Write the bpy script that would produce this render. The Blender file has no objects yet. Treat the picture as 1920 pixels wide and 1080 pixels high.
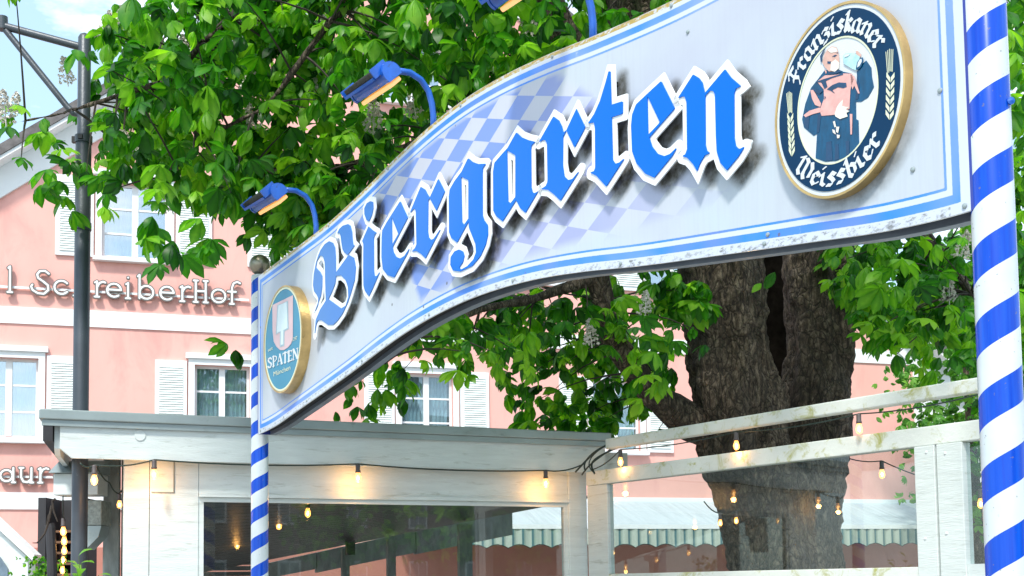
import bpy, math, random
import numpy as np
from mathutils import Vector, Matrix, noise
from mathutils.geometry import tessellate_polygon
random.seed(7); RNG = np.random.default_rng(7)
sc = bpy.context.scene
# ------------------------------------------------------------------ camera, sky, sun
F, CX, CY = 2300.0, 960.0, 933.0
PITCH, ROLL = math.radians(4.0), math.radians(0.8)
EYE = np.array([0.0, 0.0, 1.6])
cam_d = bpy.data.cameras.new('camera'); cam = bpy.data.objects.new('camera', cam_d); sc.collection.objects.link(cam)
cam.location = EYE.tolist()
Rm = Matrix.Rotation(math.pi/2 + PITCH, 3, 'X') @ Matrix.Rotation(-ROLL, 3, 'Z')
cam.rotation_euler = Rm.to_euler()
cam_d.sensor_width = 36; cam_d.lens = 36*F/1920
cam_d.shift_x = 0.0; cam_d.shift_y = (CY-540)/1920       # the photo is the upper part of a wider frame
cam_d.clip_start = 0.05; cam_d.clip_end = 2000
sc.camera = cam
sc.view_settings.view_transform = 'Standard'; sc.view_settings.look = 'None'; sc.view_settings.gamma = 1.0
sc.view_settings.exposure = 1.0
SUN_EL, SUN_AZ = math.radians(52), math.radians(195)     # azimuth clockwise from +Y: behind the camera, to the left
sd = bpy.data.lights.new('sun', 'SUN'); sun = bpy.data.objects.new('sun', sd); sc.collection.objects.link(sun)
sd.energy = 2.2; sd.angle = math.radians(7.0); sd.color = (1.0, 0.95, 0.87)
sv = Vector((math.sin(SUN_AZ)*math.cos(SUN_EL), math.cos(SUN_AZ)*math.cos(SUN_EL), math.sin(SUN_EL)))
sun.rotation_euler = sv.to_track_quat('Z', 'Y').to_euler(); sun.location = (-20, -20, 30)
W = bpy.data.worlds.new('World'); sc.world = W; W.use_nodes = True
nt = W.node_tree; nt.nodes.clear()
wo = nt.nodes.new('ShaderNodeOutputWorld'); bg = nt.nodes.new('ShaderNodeBackground'); sky = nt.nodes.new('ShaderNodeTexSky')
sky.sky_type = 'NISHITA'; sky.sun_disc = False; sky.sun_elevation = SUN_EL; sky.sun_rotation = SUN_AZ
sky.air_density = 1.0; sky.dust_density = 1.0
tc = nt.nodes.new('ShaderNodeTexCoord'); mp = nt.nodes.new('ShaderNodeMapping'); mp.inputs['Scale'].default_value = (1, 1, 2.6)
nz = nt.nodes.new('ShaderNodeTexNoise'); nz.inputs['Scale'].default_value = 3.2; nz.inputs['Detail'].default_value = 7; nz.inputs['Roughness'].default_value = .62
rp = nt.nodes.new('ShaderNodeValToRGB'); rp.color_ramp.elements[0].position = .49; rp.color_ramp.elements[1].position = .62
mx = nt.nodes.new('ShaderNodeMix'); mx.data_type = 'RGBA'; mx.inputs[7].default_value = (7.5, 7.9, 8.3, 1)
nt.links.new(tc.outputs['Generated'], mp.inputs[0]); nt.links.new(mp.outputs[0], nz.inputs['Vector'])
nt.links.new(nz.outputs['Fac'], rp.inputs[0]); nt.links.new(rp.outputs[0], mx.inputs[0]); hz_ = nt.nodes.new('ShaderNodeMix'); hz_.data_type = 'RGBA'; hz_.inputs[0].default_value = .4; hz_.inputs[7].default_value = (4.6, 6.6, 7.8, 1); nt.links.new(sky.outputs[0], hz_.inputs[6]); nt.links.new(hz_.outputs[2], mx.inputs[6])
nt.links.new(mx.outputs[2], bg.inputs[0]); bg.inputs[1].default_value = 0.12; nt.links.new(bg.outputs[0], wo.inputs[0])
sc.cycles.max_bounces = 8; sc.cycles.transparent_max_bounces = 12; sc.cycles.caustics_reflective = False; sc.cycles.caustics_refractive = False

# ------------------------------------------------------------------ pixel -> world helpers (photo pixels, 1920 x 1080)
RN = np.array(Rm)
def ray(x, y): return RN @ np.array([(x-CX)/F, -(y-CY)/F, -1.0])
def hz(x, y, z): d = ray(x, y); return EYE + d*(z-EYE[2])/d[2]
def hy(x, y, Y): d = ray(x, y); return EYE + d*(Y/d[1])
class Plane:
    """vertical plane with its own frame: s along, y away from the viewer, z up"""
    def __init__(self, P, d):
        d = np.array([d[0], d[1], 0.0]); self.d = d/np.linalg.norm(d); self.P = np.array([P[0], P[1], 0.0])
        self.a = np.array([-self.d[1], self.d[0], 0.0])       # local +Y
        if np.dot(self.a, self.P-EYE) < 0: self.a = -self.a; self.flip = True
        else: self.flip = False
        self.n = -self.a
    def st(self, x, y, off=0.0):                               # off = distance towards the viewer
        P0 = self.P + self.n*off; r = ray(x, y)
        p = EYE + r*(np.dot(P0-EYE, self.n)/np.dot(r, self.n))
        return float(np.dot(p-P0, self.d)), float(p[2])
    def w(self, s, y, z): return self.P + self.d*s + self.a*y + np.array([0, 0, z])
    def mat(self):
        m = Matrix.Identity(4)
        for i in range(3):
            m[i][0] = self.d[i]; m[i][1] = self.a[i]; m[i][3] = self.P[i]
        return m
def c(ox, oy, k, pts): return [(ox+x/k, oy+y/k) for x, y in pts]    # enlarged-crop pixels -> photo pixels

# ------------------------------------------------------------------ objects
def props(o, label=None, cat=None, group=None, kind=None):
    for k, v in (('label', label), ('category', cat), ('group', group), ('kind', kind)):
        if v: o[k] = v
    return o
def thing(name, label, cat, M=None, group=None):
    o = bpy.data.objects.new(name, None); o.empty_display_size = .2; sc.collection.objects.link(o)
    if M is not None: o.matrix_world = M
    return props(o, label, cat, group)
def link(name, me, mat, parent=None, smooth=False):
    o = bpy.data.objects.new(name, me); sc.collection.objects.link(o)
    if mat and not me.materials: me.materials.append(mat)
    if parent: o.parent = parent
    if smooth: me.polygons.foreach_set('use_smooth', [True]*len(me.polygons))
    return o
class MB:
    def __init__(self, M=None): self.v = []; self.f = []; self.M = M
    def shear(self, k): self.v = [(x+k*y, y, z) for x, y, z in self.v]; return self
    def add(self, vs, fs):
        n = len(self.v); self.v += [tuple(v) for v in vs]; self.f += [tuple(i+n for i in f) for f in fs]; return self
    def box(self, x0, x1, y0, y1, z0, z1):
        return self.add([(x0,y0,z0),(x1,y0,z0),(x1,y1,z0),(x0,y1,z0),(x0,y0,z1),(x1,y0,z1),(x1,y1,z1),(x0,y1,z1)],
                        [(0,3,2,1),(4,5,6,7),(0,1,5,4),(1,2,6,5),(2,3,7,6),(3,0,4,7)])
    def prism(self, poly, y0, y1, axis='y'):                    # poly in (x,z), extruded along y
        n = len(poly)
        if axis == 'y': vs = [(p[0], y0, p[1]) for p in poly] + [(p[0], y1, p[1]) for p in poly]
        elif axis == 'x': vs = [(y0, p[0], p[1]) for p in poly] + [(y1, p[0], p[1]) for p in poly]
        else: vs = [(p[0], p[1], y0) for p in poly] + [(p[0], p[1], y1) for p in poly]
        tri = tessellate_polygon([[Vector((p[0], p[1], 0)) for p in poly]])
        fs = [t for t in tri] + [tuple(i+n for i in t)[::-1] for t in tri]
        fs += [(i, (i+1) % n, (i+1) % n + n, i+n) for i in range(n)]
        return self.add(vs, fs)
    def tube(self, pts, rad, seg=8, caps=True):
        pts = [Vector(p) for p in pts]; n = len(pts)
        rad = rad if hasattr(rad, '__len__') else [rad]*n
        t0 = (pts[1]-pts[0]).normalized(); up = Vector((0,0,1)) if abs(t0.z) < .9 else Vector((1,0,0))
        a = t0.cross(up).normalized(); vs = []
        for i, p in enumerate(pts):
            t = (pts[min(i+1, n-1)]-pts[max(i-1, 0)]).normalized()
            a = (a - t*a.dot(t)).normalized(); b = t.cross(a)
            for k in range(seg):
                w = 2*math.pi*k/seg; vs.append(p + (a*math.cos(w)+b*math.sin(w))*rad[i])
        fs = [(i*seg+k, i*seg+(k+1) % seg, (i+1)*seg+(k+1) % seg, (i+1)*seg+k) for i in range(n-1) for k in range(seg)]
        if caps: fs += [tuple(range(seg))[::-1], tuple(range((n-1)*seg, n*seg))]
        return self.add(vs, fs)
    def lathe(self, prof, seg=24, cx=0, cy=0):                  # prof = [(r, z)]
        vs = []
        for r, z in prof:
            for k in range(seg): w = 2*math.pi*k/seg; vs.append((cx+r*math.cos(w), cy+r*math.sin(w), z))
        m = len(prof)
        fs = [(i*seg+k, i*seg+(k+1) % seg, (i+1)*seg+(k+1) % seg, (i+1)*seg+k) for i in range(m-1) for k in range(seg)]
        fs += [tuple(range(seg))[::-1], tuple(range((m-1)*seg, m*seg))]
        return self.add(vs, fs)
    def build(self, name, mat, parent=None, smooth=False, bevel=0, auto=False):
        me = bpy.data.meshes.new(name); me.from_pydata(self.v, [], self.f); me.validate(); me.update()
        o = link(name, me, mat, parent, smooth)
        if bevel:
            b = o.modifiers.new('bevel', 'BEVEL'); b.width = bevel; b.segments = 2; b.limit_method = 'ANGLE'
        if auto:
            me.polygons.foreach_set('use_smooth', [True]*len(me.polygons)); me.set_sharp_from_angle(angle=math.radians(35))
        return o

# ------------------------------------------------------------------ implicit outlines (used for lettering)
def f_convex(P, X, Y):
    P = np.array(P, float); A = 0.5*np.sum(P[:,0]*np.roll(P[:,1],-1)-np.roll(P[:,0],-1)*P[:,1])
    if A < 0: P = P[::-1]
    r = np.full(X.shape, -1e9)
    for p, q in zip(P, np.roll(P, -1, 0)):
        e = q-p; L = math.hypot(*e)
        if L < 1e-6: continue
        r = np.maximum(r, ((X-p[0])*e[1]-(Y-p[1])*e[0])/L)
    return r
def f_seg(p, q, rr, X, Y):
    p = np.array(p, float); q = np.array(q, float); e = q-p; L2 = max(e@e, 1e-12)
    t = np.clip(((X-p[0])*e[0]+(Y-p[1])*e[1])/L2, 0, 1)
    return np.hypot(X-p[0]-t*e[0], Y-p[1]-t*e[1])-rr
def f_poly(P, X, Y):
    P = np.array(P, float); d = np.full(X.shape, 1e9); ins = np.zeros(X.shape, bool)
    for p, q in zip(P, np.roll(P, -1, 0)):
        d = np.minimum(d, f_seg(p, q, 0, X, Y))
        if q[1] != p[1]: ins ^= ((p[1] > Y) != (q[1] > Y)) & (X < (q[0]-p[0])*(Y-p[1])/(q[1]-p[1])+p[0])
    return np.where(ins, -d, d)
def miters(P, w):
    P = np.array(P, float); A = 0.5*np.sum(P[:,0]*np.roll(P[:,1],-1)-np.roll(P[:,0],-1)*P[:,1])
    if A < 0: P = P[::-1]
    out = []; n = len(P)
    for i in range(n):
        a, b, d = P[i-1], P[i], P[(i+1) % n]; e1 = b-a; e2 = d-b; l1, l2 = math.hypot(*e1), math.hypot(*e2)
        if min(l1, l2) < 1e-6: continue
        e1 /= l1; e2 /= l2
        if e1[0]*e2[1]-e1[1]*e2[0] <= .05: continue
        n1 = np.array([e1[1], -e1[0]]); n2 = np.array([e2[1], -e2[0]]); k = 1+n1@n2
        m = (n1+n2)/max(k, .45); out.append([b, b+w*n1, b+w*m, b+w*n2])
    return out
def contours(fn, x0, x1, y0, y1, h):
    xs = np.arange(x0, x1+h, h); ys = np.arange(y0, y1+h, h); X, Y = np.meshgrid(xs, ys)
    V = fn(X, Y); V = np.where(np.abs(V) < 1e-7, 1e-7, V); S = V < 0
    cs = S[:-1,:-1]*1+S[:-1,1:]*2+S[1:,1:]*4+S[1:,:-1]*8
    nxt = {}
    def ip(a, b):
        (i, j), (k, l) = a, b
        va, vb = V[i, j], V[k, l]; t = va/(va-vb)
        return (xs[j]+(xs[l]-xs[j])*t, ys[i]+(ys[k]-ys[i])*t)
    pos = {}
    T = {1:[(3,0)],2:[(0,1)],3:[(3,1)],4:[(1,2)],5:[(3,2),(1,0)],6:[(0,2)],7:[(3,2)],8:[(2,3)],9:[(2,0)],10:[(0,3),(2,1)],11:[(2,1)],12:[(1,3)],13:[(1,0)],14:[(0,3)]}
    for i, j in zip(*np.nonzero((cs > 0) & (cs < 15))):
        E = {0:((i,j),(i,j+1)),1:((i,j+1),(i+1,j+1)),2:((i+1,j),(i+1,j+1)),3:((i,j),(i+1,j))}
        for a, b in T[int(cs[i,j])]:
            ka, kb = E[a], E[b]
            for k in (ka, kb):
                if k not in pos: pos[k] = ip(*k)
            nxt[ka] = kb
    loops = []
    while nxt:
        s = next(iter(nxt)); L = []; k = s
        while k in nxt: L.append(pos[k]); k = nxt.pop(k)
        if len(L) > 5: loops.append(L)
    out = []
    for L in loops:
        P = np.array(L)
        # simplify
        keep = [0]; tol = h*.12; i = 0; n = len(P)
        while i < n-1:
            j = min(i+2, n-1)
            while j < n-1 and j-i < 40:
                seg = P[i:j+2]; e = seg[-1]-seg[0]; L_ = math.hypot(*e) or 1e-9
                if np.max(np.abs((seg[:,0]-seg[0,0])*e[1]-(seg[:,1]-seg[0,1])*e[0])/L_) > tol: break
                j += 1
            keep.append(j); i = j
        Q = [tuple(P[k]) for k in keep]
        if math.dist(Q[0], Q[-1]) < h*.05: Q.pop()
        if len(Q) >= 3: out.append(Q)
    return out
def area(L): return .5*sum(L[i-1][0]*L[i][1]-L[i][0]*L[i-1][1] for i in range(len(L)))
def inpoly(p, L):
    r = False
    for i in range(len(L)):
        a, b = L[i-1], L[i]
        if (a[1] > p[1]) != (b[1] > p[1]) and p[0] < (b[0]-a[0])*(p[1]-a[1])/(b[1]-a[1])+a[0]: r = not r
    return r
def extrude(mb, loops, y0, y1, warp=None):
    """loops -> solid between depth y0 (front) and y1 (back)"""
    if not loops: return
    sg = np.sign(max(loops, key=lambda L: abs(area(L))) and area(max(loops, key=lambda L: abs(area(L)))))
    outer = [L for L in loops if np.sign(area(L)) == sg]; holes = [L for L in loops if np.sign(area(L)) != sg]
    for O in outer:
        G = [O]+[H for H in holes if inpoly(H[0], O)]
        tri = tessellate_polygon([[Vector((x, z, 0)) for x, z in L] for L in G]); flat = [p for L in G for p in L]; n = len(flat)
        w = warp or (lambda x, z: (x, z))
        vs = [(w(*p)[0], y0, w(*p)[1]) for p in flat]+[(w(*p)[0], y1, w(*p)[1]) for p in flat]
        fs = [tuple(t) for t in tri]+[tuple(i+n for i in t)[::-1] for t in tri]; k = 0
        for L in G:
            m = len(L); fs += [(k+i, k+(i+1) % m, k+(i+1) % m+n, k+i+n) for i in range(m)]; k += m
        mb.add(vs, fs)

# ------------------------------------------------------------------ materials
def S(r, g, b): 
    f = lambda u: (u/255/12.92 if u/255 <= .04045 else ((u/255+.055)/1.055)**2.4)
    return (f(r), f(g), f(b), 1)
def nd(nt, t, **k):
    n = nt.nodes.new(t)
    for a, b in k.items():
        if a.startswith('i_'): n.inputs[a[2:].replace('_', ' ')].default_value = b
        else: setattr(n, a, b)
    return n
def newmat(name):
    m = bpy.data.materials.new(name); m.use_nodes = True; nt = m.node_tree; nt.nodes.clear()
    o = nt.nodes.new('ShaderNodeOutputMaterial'); p = nt.nodes.new('ShaderNodeBsdfPrincipled'); nt.links.new(p.outputs[0], o.inputs[0])
    return m, nt, p
def mixc(nt, fac, a, b, bt='MIX'):
    n = nt.nodes.new('ShaderNodeMix'); n.data_type = 'RGBA'; n.blend_type = bt
    for k, v in ((0, fac), (6, a), (7, b)):
        if isinstance(v, (int, float, tuple)): n.inputs[k].default_value = v
        else: nt.links.new(v, n.inputs[k])
    return n.outputs[2]
def math_(nt, op, a, b=0.0, c_=0.0):
    n = nt.nodes.new('ShaderNodeMath'); n.operation = op
    for k, v in enumerate((a, b, c_)):
        if isinstance(v, (int, float)): n.inputs[k].default_value = v
        else: nt.links.new(v, n.inputs[k])
    return n.outputs[0]
def noise_(nt, vec, scale, detail=5, rough=.55, dist=0):
    n = nd(nt, 'ShaderNodeTexNoise'); n.inputs['Scale'].default_value = scale; n.inputs['Detail'].default_value = detail
    n.inputs['Roughness'].default_value = rough; n.inputs['Distortion'].default_value = dist
    nt.links.new(vec, n.inputs['Vector']); return n.outputs['Fac']
def ramp(nt, fac, stops):
    n = nt.nodes.new('ShaderNodeValToRGB'); e = n.color_ramp.elements
    while len(e) < len(stops): e.new(.5)
    for i, (p, col) in enumerate(stops): e[i].position = p; e[i].color = col if len(col) == 4 else (*col, 1)
    nt.links.new(fac, n.inputs[0]); return n.outputs[0]
def mscale(nt, vec, s):
    n = nt.nodes.new('ShaderNodeMapping'); n.inputs['Scale'].default_value = s; nt.links.new(vec, n.inputs[0]); return n.outputs[0]
def pm(name, col, rough=.6, metal=0.0, var=.12, vs=6, bump=.15, bs=80, dirt=None, dirt_amt=.5, dirt_s=3, stretch=(1,1,1), coat=0, spec=.5):
    m, nt, p = newmat(name); tc = nt.nodes.new('ShaderNodeTexCoord'); v = mscale(nt, tc.outputs['Object'], stretch)
    n1 = noise_(nt, v, vs, 6); hi = tuple(min(1, x*(1+var)) for x in col[:3])+(1,); lo = tuple(x*(1-var) for x in col[:3])+(1,)
    cc = ramp(nt, n1, [(.3, lo), (.7, hi)])
    if dirt:
        n2 = noise_(nt, v, dirt_s, 9, .7, .6); cc = mixc(nt, ramp(nt, n2, [(dirt_amt, (0,0,0)), (min(1, dirt_amt+.14), (1,1,1))]), cc, dirt)
    nt.links.new(cc, p.inputs['Base Color'])
    p.inputs['Roughness'].default_value = rough; p.inputs['Metallic'].default_value = metal; p.inputs['Coat Weight'].default_value = coat
    p.inputs['Specular IOR Level'].default_value = spec
    if bump:
        b = nt.nodes.new('ShaderNodeBump'); b.inputs['Strength'].default_value = bump; b.inputs['Distance'].default_value = .01
        nt.links.new(noise_(nt, v, bs, 4), b.inputs['Height']); nt.links.new(b.outputs[0], p.inputs['Normal'])
    return m
def glass_mat(name, tint=(.93,.97,.96,1), dirt=.06, gloss=1.0, refl=1.1):
    m = bpy.data.materials.new(name); m.use_nodes = True; nt = m.node_tree; nt.nodes.clear()
    o = nt.nodes.new('ShaderNodeOutputMaterial'); tr = nd(nt, 'ShaderNodeBsdfTransparent'); tr.inputs[0].default_value = tint
    gl = nd(nt, 'ShaderNodeBsdfGlossy'); gl.inputs['Roughness'].default_value = .01; gl.inputs[0].default_value = (gloss, gloss, gloss, 1)
    ge = nd(nt, 'ShaderNodeNewGeometry'); vd = nd(nt, 'ShaderNodeVectorMath', operation='DOT_PRODUCT'); nt.links.new(ge.outputs['Incoming'], vd.inputs[0]); nt.links.new(ge.outputs['Normal'], vd.inputs[1])
    fr_ = math_(nt, 'ADD', math_(nt, 'MULTIPLY', math_(nt, 'POWER', math_(nt, 'SUBTRACT', 1.0, math_(nt, 'ABSOLUTE', vd.outputs['Value'])), 5.0), .9), .045)
    m1 = nt.nodes.new('ShaderNodeMixShader'); nt.links.new(math_(nt, 'MINIMUM', math_(nt, 'MULTIPLY', fr_, refl), 1.0), m1.inputs[0]); nt.links.new(tr.outputs[0], m1.inputs[1]); nt.links.new(gl.outputs[0], m1.inputs[2])
    df = nd(nt, 'ShaderNodeBsdfDiffuse'); df.inputs[0].default_value = (.75,.78,.75,1)
    tc = nt.nodes.new('ShaderNodeTexCoord'); n = noise_(nt, tc.outputs['Object'], 2.5, 8, .7)
    m2 = nt.nodes.new('ShaderNodeMixShader'); nt.links.new(math_(nt, 'MULTIPLY', ramp(nt, n, [(.4,(.25,.25,.25)),(.75,(1,1,1))]), dirt), m2.inputs[0])
    nt.links.new(m1.outputs[0], m2.inputs[1]); nt.links.new(df.outputs[0], m2.inputs[2]); nt.links.new(m2.outputs[0], o.inputs[0]); return m
def emit_mat(name, col, st):
    m, nt, p = newmat(name); p.inputs['Base Color'].default_value = (.9,.7,.4,1); p.inputs['Emission Color'].default_value = col; p.inputs['Emission Strength'].default_value = st; return m

M = {}
M['white_wood'] = pm('white painted wood', (.66,.72,.71,1), .45, var=.07, vs=3, bump=.35, bs=14, stretch=(1,1,8), dirt=(.44,.48,.44,1), dirt_amt=.57, dirt_s=2.5)
M['mossy_wood'] = pm('white paint with algae', (.72,.76,.72,1), .5, var=.06, vs=3, bump=.35, bs=30, dirt=(.40,.41,.11,1), dirt_amt=.53, dirt_s=5)
M['roof_metal'] = pm('grey roof edging', (.33,.39,.39,1), .38, metal=.35, var=.12, vs=2, bump=.1, bs=20, dirt=(.22,.26,.25,1), dirt_amt=.58, dirt_s=3)
M['dark_gap'] = pm('dark tarred wood', (.03,.03,.035,1), .7)
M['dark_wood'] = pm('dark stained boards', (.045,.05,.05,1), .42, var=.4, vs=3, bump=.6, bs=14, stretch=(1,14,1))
M['grey_wood'] = pm('weathered grey timber', (.22,.25,.24,1), .7, var=.3, vs=4, bump=.4, bs=16, stretch=(3,3,1))
M['lamp_iron'] = pm('grey painted lamp post', (.058,.070,.085,1), .40, metal=.2, var=.2, vs=3, bump=.2, bs=60, dirt=(.25,.27,.28,1), dirt_amt=.64, dirt_s=9)
M['black_plastic'] = pm('black plastic', (.02,.02,.02,1), .5)
M['pink'] = pm('salmon pink render', (.80,.425,.37,1), .9, var=.06, vs=.8, bump=.25, bs=120, dirt=(.70,.35,.31,1), dirt_amt=.52, dirt_s=.7, stretch=(1.6,1,.6))
M['facade_white'] = pm('white render', (.80,.83,.84,1), .85, var=.03, vs=1.5, bump=.2, bs=120)
M['window_white'] = pm('white window paint', (.78,.81,.82,1), .45, var=.03, vs=4, bump=.05)
M['shutter_paint'] = pm('pale grey shutter paint', (.70,.75,.73,1), .55, var=.05, vs=4, bump=.05)
M['roof_tile'] = pm('grey brown roof tiles', (.13,.12,.12,1), .8, var=.35, vs=8, bump=.6, bs=14)
M['gold'] = pm('tarnished brass edging', (.62,.42,.17,1), .34, metal=.75, var=.25, vs=8, bump=.2, bs=50, dirt=(.06,.045,.02,1), dirt_amt=.62, dirt_s=14)
M['bronze'] = pm('bronze ball', (.30,.27,.21,1), .33, metal=.85, var=.15, vs=12, bump=.15)
M['sign_under'] = pm('grey sheet metal underside', (.20,.24,.30,1), .4, metal=.5, var=.2, vs=5)
M['sign_dark'] = pm('black recess', (.012,.012,.014,1), .7)
M['sign_blue_side'] = pm('dark blue painted edge', (.03,.05,.30,1), .4)
M['letter_white'] = pm('white acrylic', (.80,.83,.84,1), .3, var=.03, vs=8, bump=.03, coat=.3)
M['badge_white'] = pm('white printed acrylic', (.62,.67,.70,1), .22, var=.02, bump=0, spec=.3)
M['badge_navy'] = pm('navy printed acrylic', (.0,.030,.085,1), .2, var=.12, vs=3, bump=0, spec=.2)
M['badge_cream'] = pm('cream printed line', (.66,.70,.50,1), .3, var=.05, bump=0)
M['robe'] = pm('print teal blue', (.0,.065,.15,1), .25, var=.25, vs=16, bump=0, stretch=(3,3,1))
M['robe_dark'] = pm('print dark blue', (.01,.05,.12,1), .25, var=.2, vs=16, bump=0)
M['print_pink'] = pm('print salmon', (.70,.38,.34,1), .25, var=.12, vs=30, bump=0)
M['print_skin'] = pm('print pale skin', (.60,.37,.30,1), .25, var=.12, vs=40, bump=0)
M['print_pale'] = pm('print pale highlight', (.74,.70,.62,1), .25, var=.1, vs=40, bump=0)
M['print_mug'] = pm('print pale mug', (.42,.68,.70,1), .25, var=.2, vs=30, bump=0)
M['badge_teal'] = pm('faded teal acrylic', (.05,.24,.37,1), .18, var=.08, vs=3, bump=0, spec=.35)
M['shield_pink'] = pm('faded red print', (.62,.44,.46,1), .25, var=.05, bump=0)
M['spade'] = pm('faded white print', (.60,.72,.76,1), .25, var=.04, bump=0)
M['spade_line'] = pm('thin grey print', (.30,.42,.48,1), .3, var=.04, bump=0)
M['lamp_blue'] = pm('blue enamelled housing', (.012,.11,.50,1), .24, metal=.1, var=.2, vs=9, bump=.15, bs=70, dirt=(.03,.04,.05,1), dirt_amt=.60, dirt_s=12, coat=.3)
M['lamp_dark'] = pm('dirty dark fins', (.03,.035,.03,1), .7, var=.4, vs=30, dirt=(.20,.17,.05,1), dirt_amt=.6, dirt_s=40)
M['bulb_socket'] = pm('brown grey bulb socket', (.09,.075,.075,1), .5)
M['cable'] = pm('dark green rubber cable', (.018,.035,.028,1), .5)
M['bulb'] = emit_mat('warm bulb', (1,.34,.06,1), 1.3)
_nt = M['bulb'].node_tree; _p = _nt.nodes['Principled BSDF']; _o = [n for n in _nt.nodes if n.type == 'OUTPUT_MATERIAL'][0]; _t = _nt.nodes.new('ShaderNodeBsdfTransparent'); _m = _nt.nodes.new('ShaderNodeMixShader'); _m.inputs[0].default_value = .5
_nt.links.new(_t.outputs[0], _m.inputs[1]); _nt.links.new(_p.outputs[0], _m.inputs[2]); _nt.links.new(_m.outputs[0], _o.inputs[0])
M['bulb_core'] = emit_mat('filament', (1,.62,.25,1), 9)
M['lens'] = emit_mat('amber lamp lens', (1,.38,.04,1), .42)
M['bark'] = None
M['glass'] = glass_mat('window glass', (.88,.92,.91,1), .014, refl=1.05); M['pane'] = glass_mat('house pane', (.72,.84,.88,1), .08, refl=2.5); M['pane_sky'] = glass_mat('coated house pane', (.72,.84,.88,1), .08, refl=9.0)
M['net'] = pm('curtain', (.72,.80,.82,1), .9, var=.35, vs=9, bump=.2, stretch=(9,9,.6))
M['room'] = pm('dim room', (.16,.22,.25,1), .9)
M['stem_green'] = pm('green stem', (.08,.12,.03,1), .7)

def bark_mat():
    m, nt, p = newmat('chestnut bark'); tc = nt.nodes.new('ShaderNodeTexCoord'); v = mscale(nt, tc.outputs['Object'], (1, 1, .42))
    wv = nt.nodes.new('ShaderNodeTexNoise'); wv.inputs['Scale'].default_value = 3; nt.links.new(v, wv.inputs['Vector'])
    v2 = nt.nodes.new('ShaderNodeVectorMath'); v2.operation = 'MULTIPLY_ADD'; nt.links.new(wv.outputs['Color'], v2.inputs[0]); v2.inputs[1].default_value = (.5,.5,.5); nt.links.new(v, v2.inputs[2])
    vo = nt.nodes.new('ShaderNodeTexVoronoi'); vo.feature = 'DISTANCE_TO_EDGE'; vo.inputs['Scale'].default_value = 13; nt.links.new(v2.outputs[0], vo.inputs['Vector'])
    n1 = noise_(nt, v, 14, 8, .7); n2 = noise_(nt, v, 1.6, 4)
    n3 = noise_(nt, v, 34, 8, .8, .4); col = ramp(nt, math_(nt, 'ADD', math_(nt, 'MULTIPLY', n1, .5), math_(nt, 'MULTIPLY', n3, .5)), [(.37,(.015,.011,.008)),(.49,(.11,.080,.055)),(.62,(.42,.33,.24))])
    col = mixc(nt, ramp(nt, vo.outputs['Distance'], [(0,(.85,.85,.85)),(.07,(0,0,0))]), col, (.018,.013,.010,1))
    col = mixc(nt, ramp(nt, n2, [(.50,(0,0,0)),(.66,(.7,.7,.7))]), col, (.035,.03,.022,1), 'MIX')
    nt.links.new(col, p.inputs['Base Color']); p.inputs['Roughness'].default_value = .9
    h = math_(nt, 'ADD', math_(nt, 'MULTIPLY', ramp(nt, vo.outputs['Distance'], [(0,(0,0,0)),(.18,(1,1,1))]), 1.0), math_(nt, 'MULTIPLY', n3, 1.1))
    b = nt.nodes.new('ShaderNodeBump'); b.inputs['Strength'].default_value = 1; b.inputs['Distance'].default_value = .05; nt.links.new(h, b.inputs['Height']); nt.links.new(b.outputs[0], p.inputs['Normal'])
    return m
M['bark'] = bark_mat()
M['twig'] = pm('dark twig bark', (.045,.035,.028,1), .85, var=.3, vs=20, bump=.4)
def leaf_mat(name, lo, mid, hi, trans=.35):
    m = bpy.data.materials.new(name); m.use_nodes = True; nt = m.node_tree; nt.nodes.clear()
    o = nt.nodes.new('ShaderNodeOutputMaterial'); p = nt.nodes.new('ShaderNodeBsdfPrincipled'); t = nt.nodes.new('ShaderNodeBsdfTranslucent')
    at = nd(nt, 'ShaderNodeAttribute', attribute_name='tone'); tc = nt.nodes.new('ShaderNodeTexCoord'); n = noise_(nt, tc.outputs['Object'], 18, 4)
    f = math_(nt, 'ADD', at.outputs['Fac'], math_(nt, 'MULTIPLY', math_(nt, 'SUBTRACT', n, .5), .35))
    col = ramp(nt, f, [(0, lo), (.5, mid), (1, hi)])
    nt.links.new(col, p.inputs['Base Color']); p.inputs['Roughness'].default_value = .42; p.inputs['Specular IOR Level'].default_value = .4
    tcl = mixc(nt, 1.0, col, (1.5, 1.7, .45, 1), 'MULTIPLY'); nt.links.new(tcl, t.inputs[0])
    mx = nt.nodes.new('ShaderNodeMixShader'); mx.inputs[0].default_value = trans; nt.links.new(p.outputs[0], mx.inputs[1]); nt.links.new(t.outputs[0], mx.inputs[2]); nt.links.new(mx.outputs[0], o.inputs[0])
    return m
M['leaf'] = leaf_mat('chestnut leaf', (.008,.06,.014,1), (.05,.24,.012,1), (.26,.52,.04,1), .52)
M['leaf_far'] = leaf_mat('bright far leaf', (.03,.14,.02,1), (.08,.26,.04,1), (.20,.42,.08,1), .4)
M['petal'] = pm('cream petals', (.72,.68,.62,1), .8, var=.1)
M['petal_pink'] = pm('pink petals', (.70,.42,.48,1), .8, var=.1)

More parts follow.
